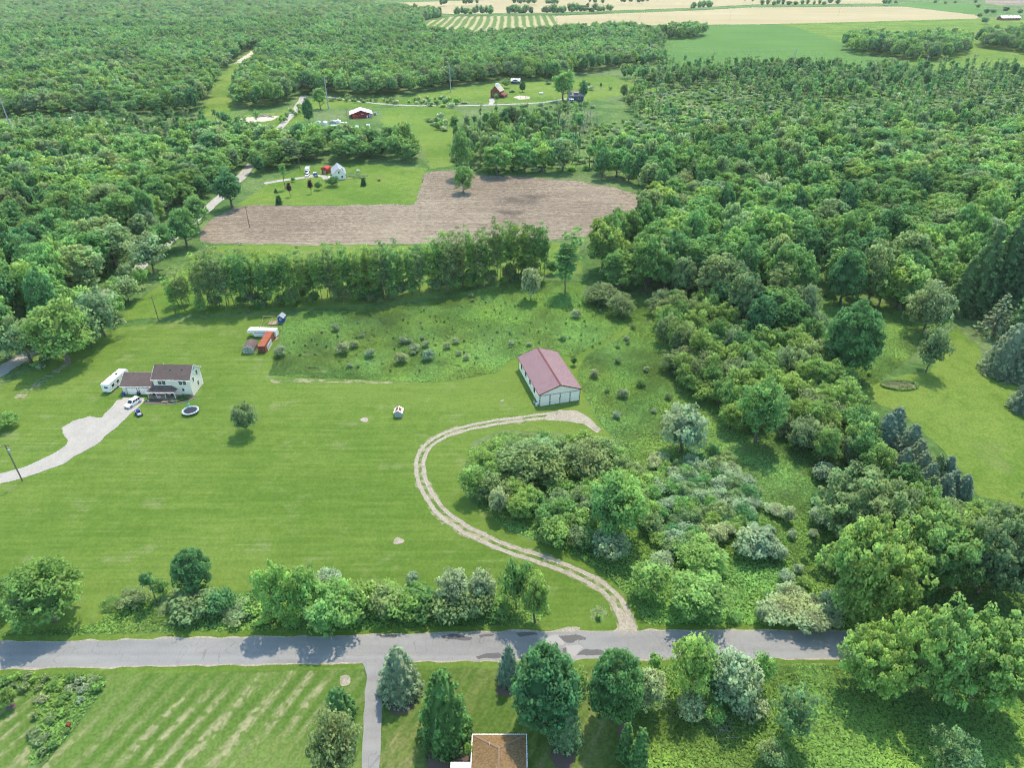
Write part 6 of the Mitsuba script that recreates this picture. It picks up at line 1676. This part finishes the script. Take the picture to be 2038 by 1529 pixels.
part(t, 'wall', fr(prism_x([(0, 0), (9, 0), (9, 5.6), (4.5, 8.2), (0, 5.6)], 0, 14)), 'navy_wall')
f_, b_ = gable_roof(0, 14, 0, 9, 5.6, 8.3, .6, .6, .2)
r_ = part(t, 'roof', fr(f_), 'grey_roof')
part(t, 'roof', fr(b_), 'grey_roof')
part(t, 'dormer', fr(box(5.2, 9.0, .8, 3.0, 6.4, 7.7)), 'navy_wall')
part(t, 'dormer_roof', fr(slab([(5.0, .4, 7.72), (9.2, .4, 7.72), (5.0, 3.6, 8.1), (9.2, 3.6, 8.1)], .12)), 'grey_roof')
for x in (.0, 13.7):
    part(t, 'corner_board', fr(box(x, x + .3, -.06, -.004, 0, 5.5)), 'white_paint')
part(t, 'eave_board', fr(box(.3, 13.7, -.06, -.004, 5.0, 5.4)), 'white_paint')
window(t, fr, 9.6, 2.6, 1.6, 1.8, 0)
window(t, fr, 2.6, 2.6, 1.4, 1.8, 0)
part(t, 'porch_deck', fr(box(.3, 5.6, -3.2, -.01, 1.0, 1.3)), 'pale_wood')
part(t, 'porch_roof', fr(slab([(.2, -3.2, 2.9), (4.6, -3.2, 2.9), (.2, -.01, 3.4), (4.6, -.01, 3.4)])), 'white_roof')
for x in (.5, 2.5, 4.3):
    part(t, 'porch_post', fr(box(x, x + .25, -3.1, -2.85, 1.3, 2.79)), 'white_paint')
for x, y, lab in ((1148, 184, 'thin sapling right of the far navy house'),):
    pass
t = thing('far_barn', 'low far barn with a white roof at the top right edge', 'barn')
fr = At(P(1993, 40), yaw=.05)
part(t, 'wall', fr(prism_x([(0, 0), (16, 0), (16, 4.5), (8, 8), (0, 4.5)], 0, 40)), 'brick_red')
f_, b_ = gable_roof(0, 40, 0, 16, 4.5, 8.2, .8, .8, .3)
part(t, 'roof', fr(f_), 'white_roof')
part(t, 'roof', fr(b_), 'white_roof')
t = thing('hidden_house', 'pale grey roof of a house deep in the far left wood', 'house')
fr = At(P(40, 121, 0), yaw=.2)
part(t, 'wall', fr(prism_x([(0, 0), (8, 0), (8, 12), (4, 14), (0, 12)], 0, 12)), 'cream_wall')
f_, b_ = gable_roof(0, 12, 0, 8, 12, 14.2, .5, .5, .2)
part(t, 'roof', fr(f_), 'silver_roof')
part(t, 'roof', fr(b_), 'silver_roof')
car(P(469, 244), 1.5, 'dark pickup parked on the bare gravel lot', 5.4, 2.0, 'parked_pickup', None, 'navy_wall', 1.9)
pp = []
for k in range(40):
    x, y = P(525 + wr.normal(0, 9), 231 + wr.normal(0, 1.0))
    pp.append(At((x, y), yaw=wr.uniform(0, 6))(box(-wr.uniform(.4, 1.6), .5, -.5, .5, 0, wr.uniform(.4, 1.3))))
scene['scrap_heap'] = mikit.ply(cat(*pp), 'stone')
labels['scrap_heap'] = {'label': 'grey scrap heap on the lot beyond the left wood', 'category': 'scrap heap', 'kind': 'stuff'}

# ------------------------------------------------------------------ poles and wires
def wood_pole(bx, by, ty, label, transformer=False, h=None, lean=0.0):
    x, y = P(bx, by)
    h = h or top_height(x, y, ty)
    t = thing('utility_pole', label, 'utility pole')
    fr = At((x, y), yaw=.15)
    part(t, 'pole', fr(tube((0, 0, -.3), (lean, 0, h), .17, .11, 8)), 'pole_wood')
    part(t, 'crossarm', fr(box(lean - 1.2, lean + 1.2, -.06, .06, h - .55, h - .40)), 'pole_wood')
    for q in (-1.1, -.4, 1.1):
        part(t, 'insulator', fr(tube((lean + q, 0, h - .40), (lean + q, 0, h - .15), .05, .03, 6)), 'white_paint')
    if transformer:
        part(t, 'transformer', fr(tube((lean + .32, 0, h - 2.6), (lean + .32, 0, h - 1.6), .26, .26, 10)), 'galvanised')
    return x, y, h


wood_pole(45, 958, 885, 'wooden utility pole with a transformer beside the gravel driveway', True)
wood_pole(317, 642, 590, 'thin wooden utility pole at the upper edge of the mown lawn')
wood_pole(497, 453, 410, 'wooden pole standing in the ploughed field')
wood_pole(598, 340, 311, 'pale utility pole at the trees left of the box truck')
wood_pole(692, 243, 213, 'wooden pole left of the red barn')
tops = []
for bx, by, ty, lab in ((25, 263, 188, 'steel power pole at the far left edge'), (330, 199, 172, 'steel power pole above the wood left of the grass clearing'), (654, 218, 150, 'steel power pole left of the red barn'), (897, 183, 128, 'steel power pole at the middle of the dirt track'), (1119, 140, 103, 'steel power pole above the tall tree of the navy house'),
                        (1291, 125, 83, 'steel power pole against the dark wood below the crop field'), (1579, 128, 95, 'steel power pole against the crop field'), (1840, 138, 106, 'steel power pole at the right end of the crop field')):
    x, y = P(bx, by)
    h = top_height(x, y, ty)
    t = thing('power_pole', lab, 'power pole')
    fr = At((x, y))
    part(t, 'mast', fr(tube((0, 0, -.3), (0, 0, h), .55, .30, 10)), 'galvanised')
    for k, s_ in enumerate((-1, 1, -1)):
        part(t, 'arm', fr(tube((0, 0, h - 1 - 2.2 * k), (s_ * 1.6, 0, h - .8 - 2.2 * k), .12, .07, 6)), 'galvanised')
    tops.append((x, y, h))
for i in range(len(tops) - 1):
    (xa, ya, ha), (xb, yb, hb) = tops[i], tops[i + 1]
    k_ = thing('power_line', ('span of thin power lines between steel poles, number %s from the left' % ('one two three four five six seven'.split()[i])), 'power line')
    for k, s_ in enumerate((-1, 1, -1)):
        s = np.linspace(0, 1, 13)
        L = math.hypot(xb - xa, yb - ya)
        pts_ = np.c_[xa + (xb - xa) * s + s_ * 1.6, ya + (yb - ya) * s, (ha - .8 - 2.2 * k) * (1 - s) + (hb - .8 - 2.2 * k) * s - 4 * L * .022 * s * (1 - s)]
        part(k_, 'wire', cat(*[tube(pts_[j], pts_[j + 1], .045, .045, 3) for j in range(12)]), 'wire_metal')
for bx, by, ty in ((1452, 40, 21), (1668, 34, 12), (1273, 42, 22), (868, 60, 48)):
    wood_pole(bx, by, ty, {1452: 'pole in the middle of the broad tan field', 1668: 'pole at the right of the broad tan field', 1273: 'pole at the left end of the broad tan field', 868: 'pole beside the striped hay field'}[bx])

# ------------------------------------------------------------------ the air
scene['air'] = {'type': 'homogeneous', 'albedo': {'type': 'rgb', 'value': [.90, .95, .99]}, 'sigma_t': 0.00005}
scene['haze'] = {'type': 'cube', 'to_world': T().translate([0, 0, 57]).scale([6100, 6100, 58]), 'bsdf': {'type': 'null'}, 'interior': {'type': 'ref', 'id': 'air'}}
scene['camera']['medium'] = {'type': 'ref', 'id': 'air'}
labels['haze'] = {'label': 'thin bluish haze over the whole landscape', 'category': 'haze', 'kind': 'stuff'}
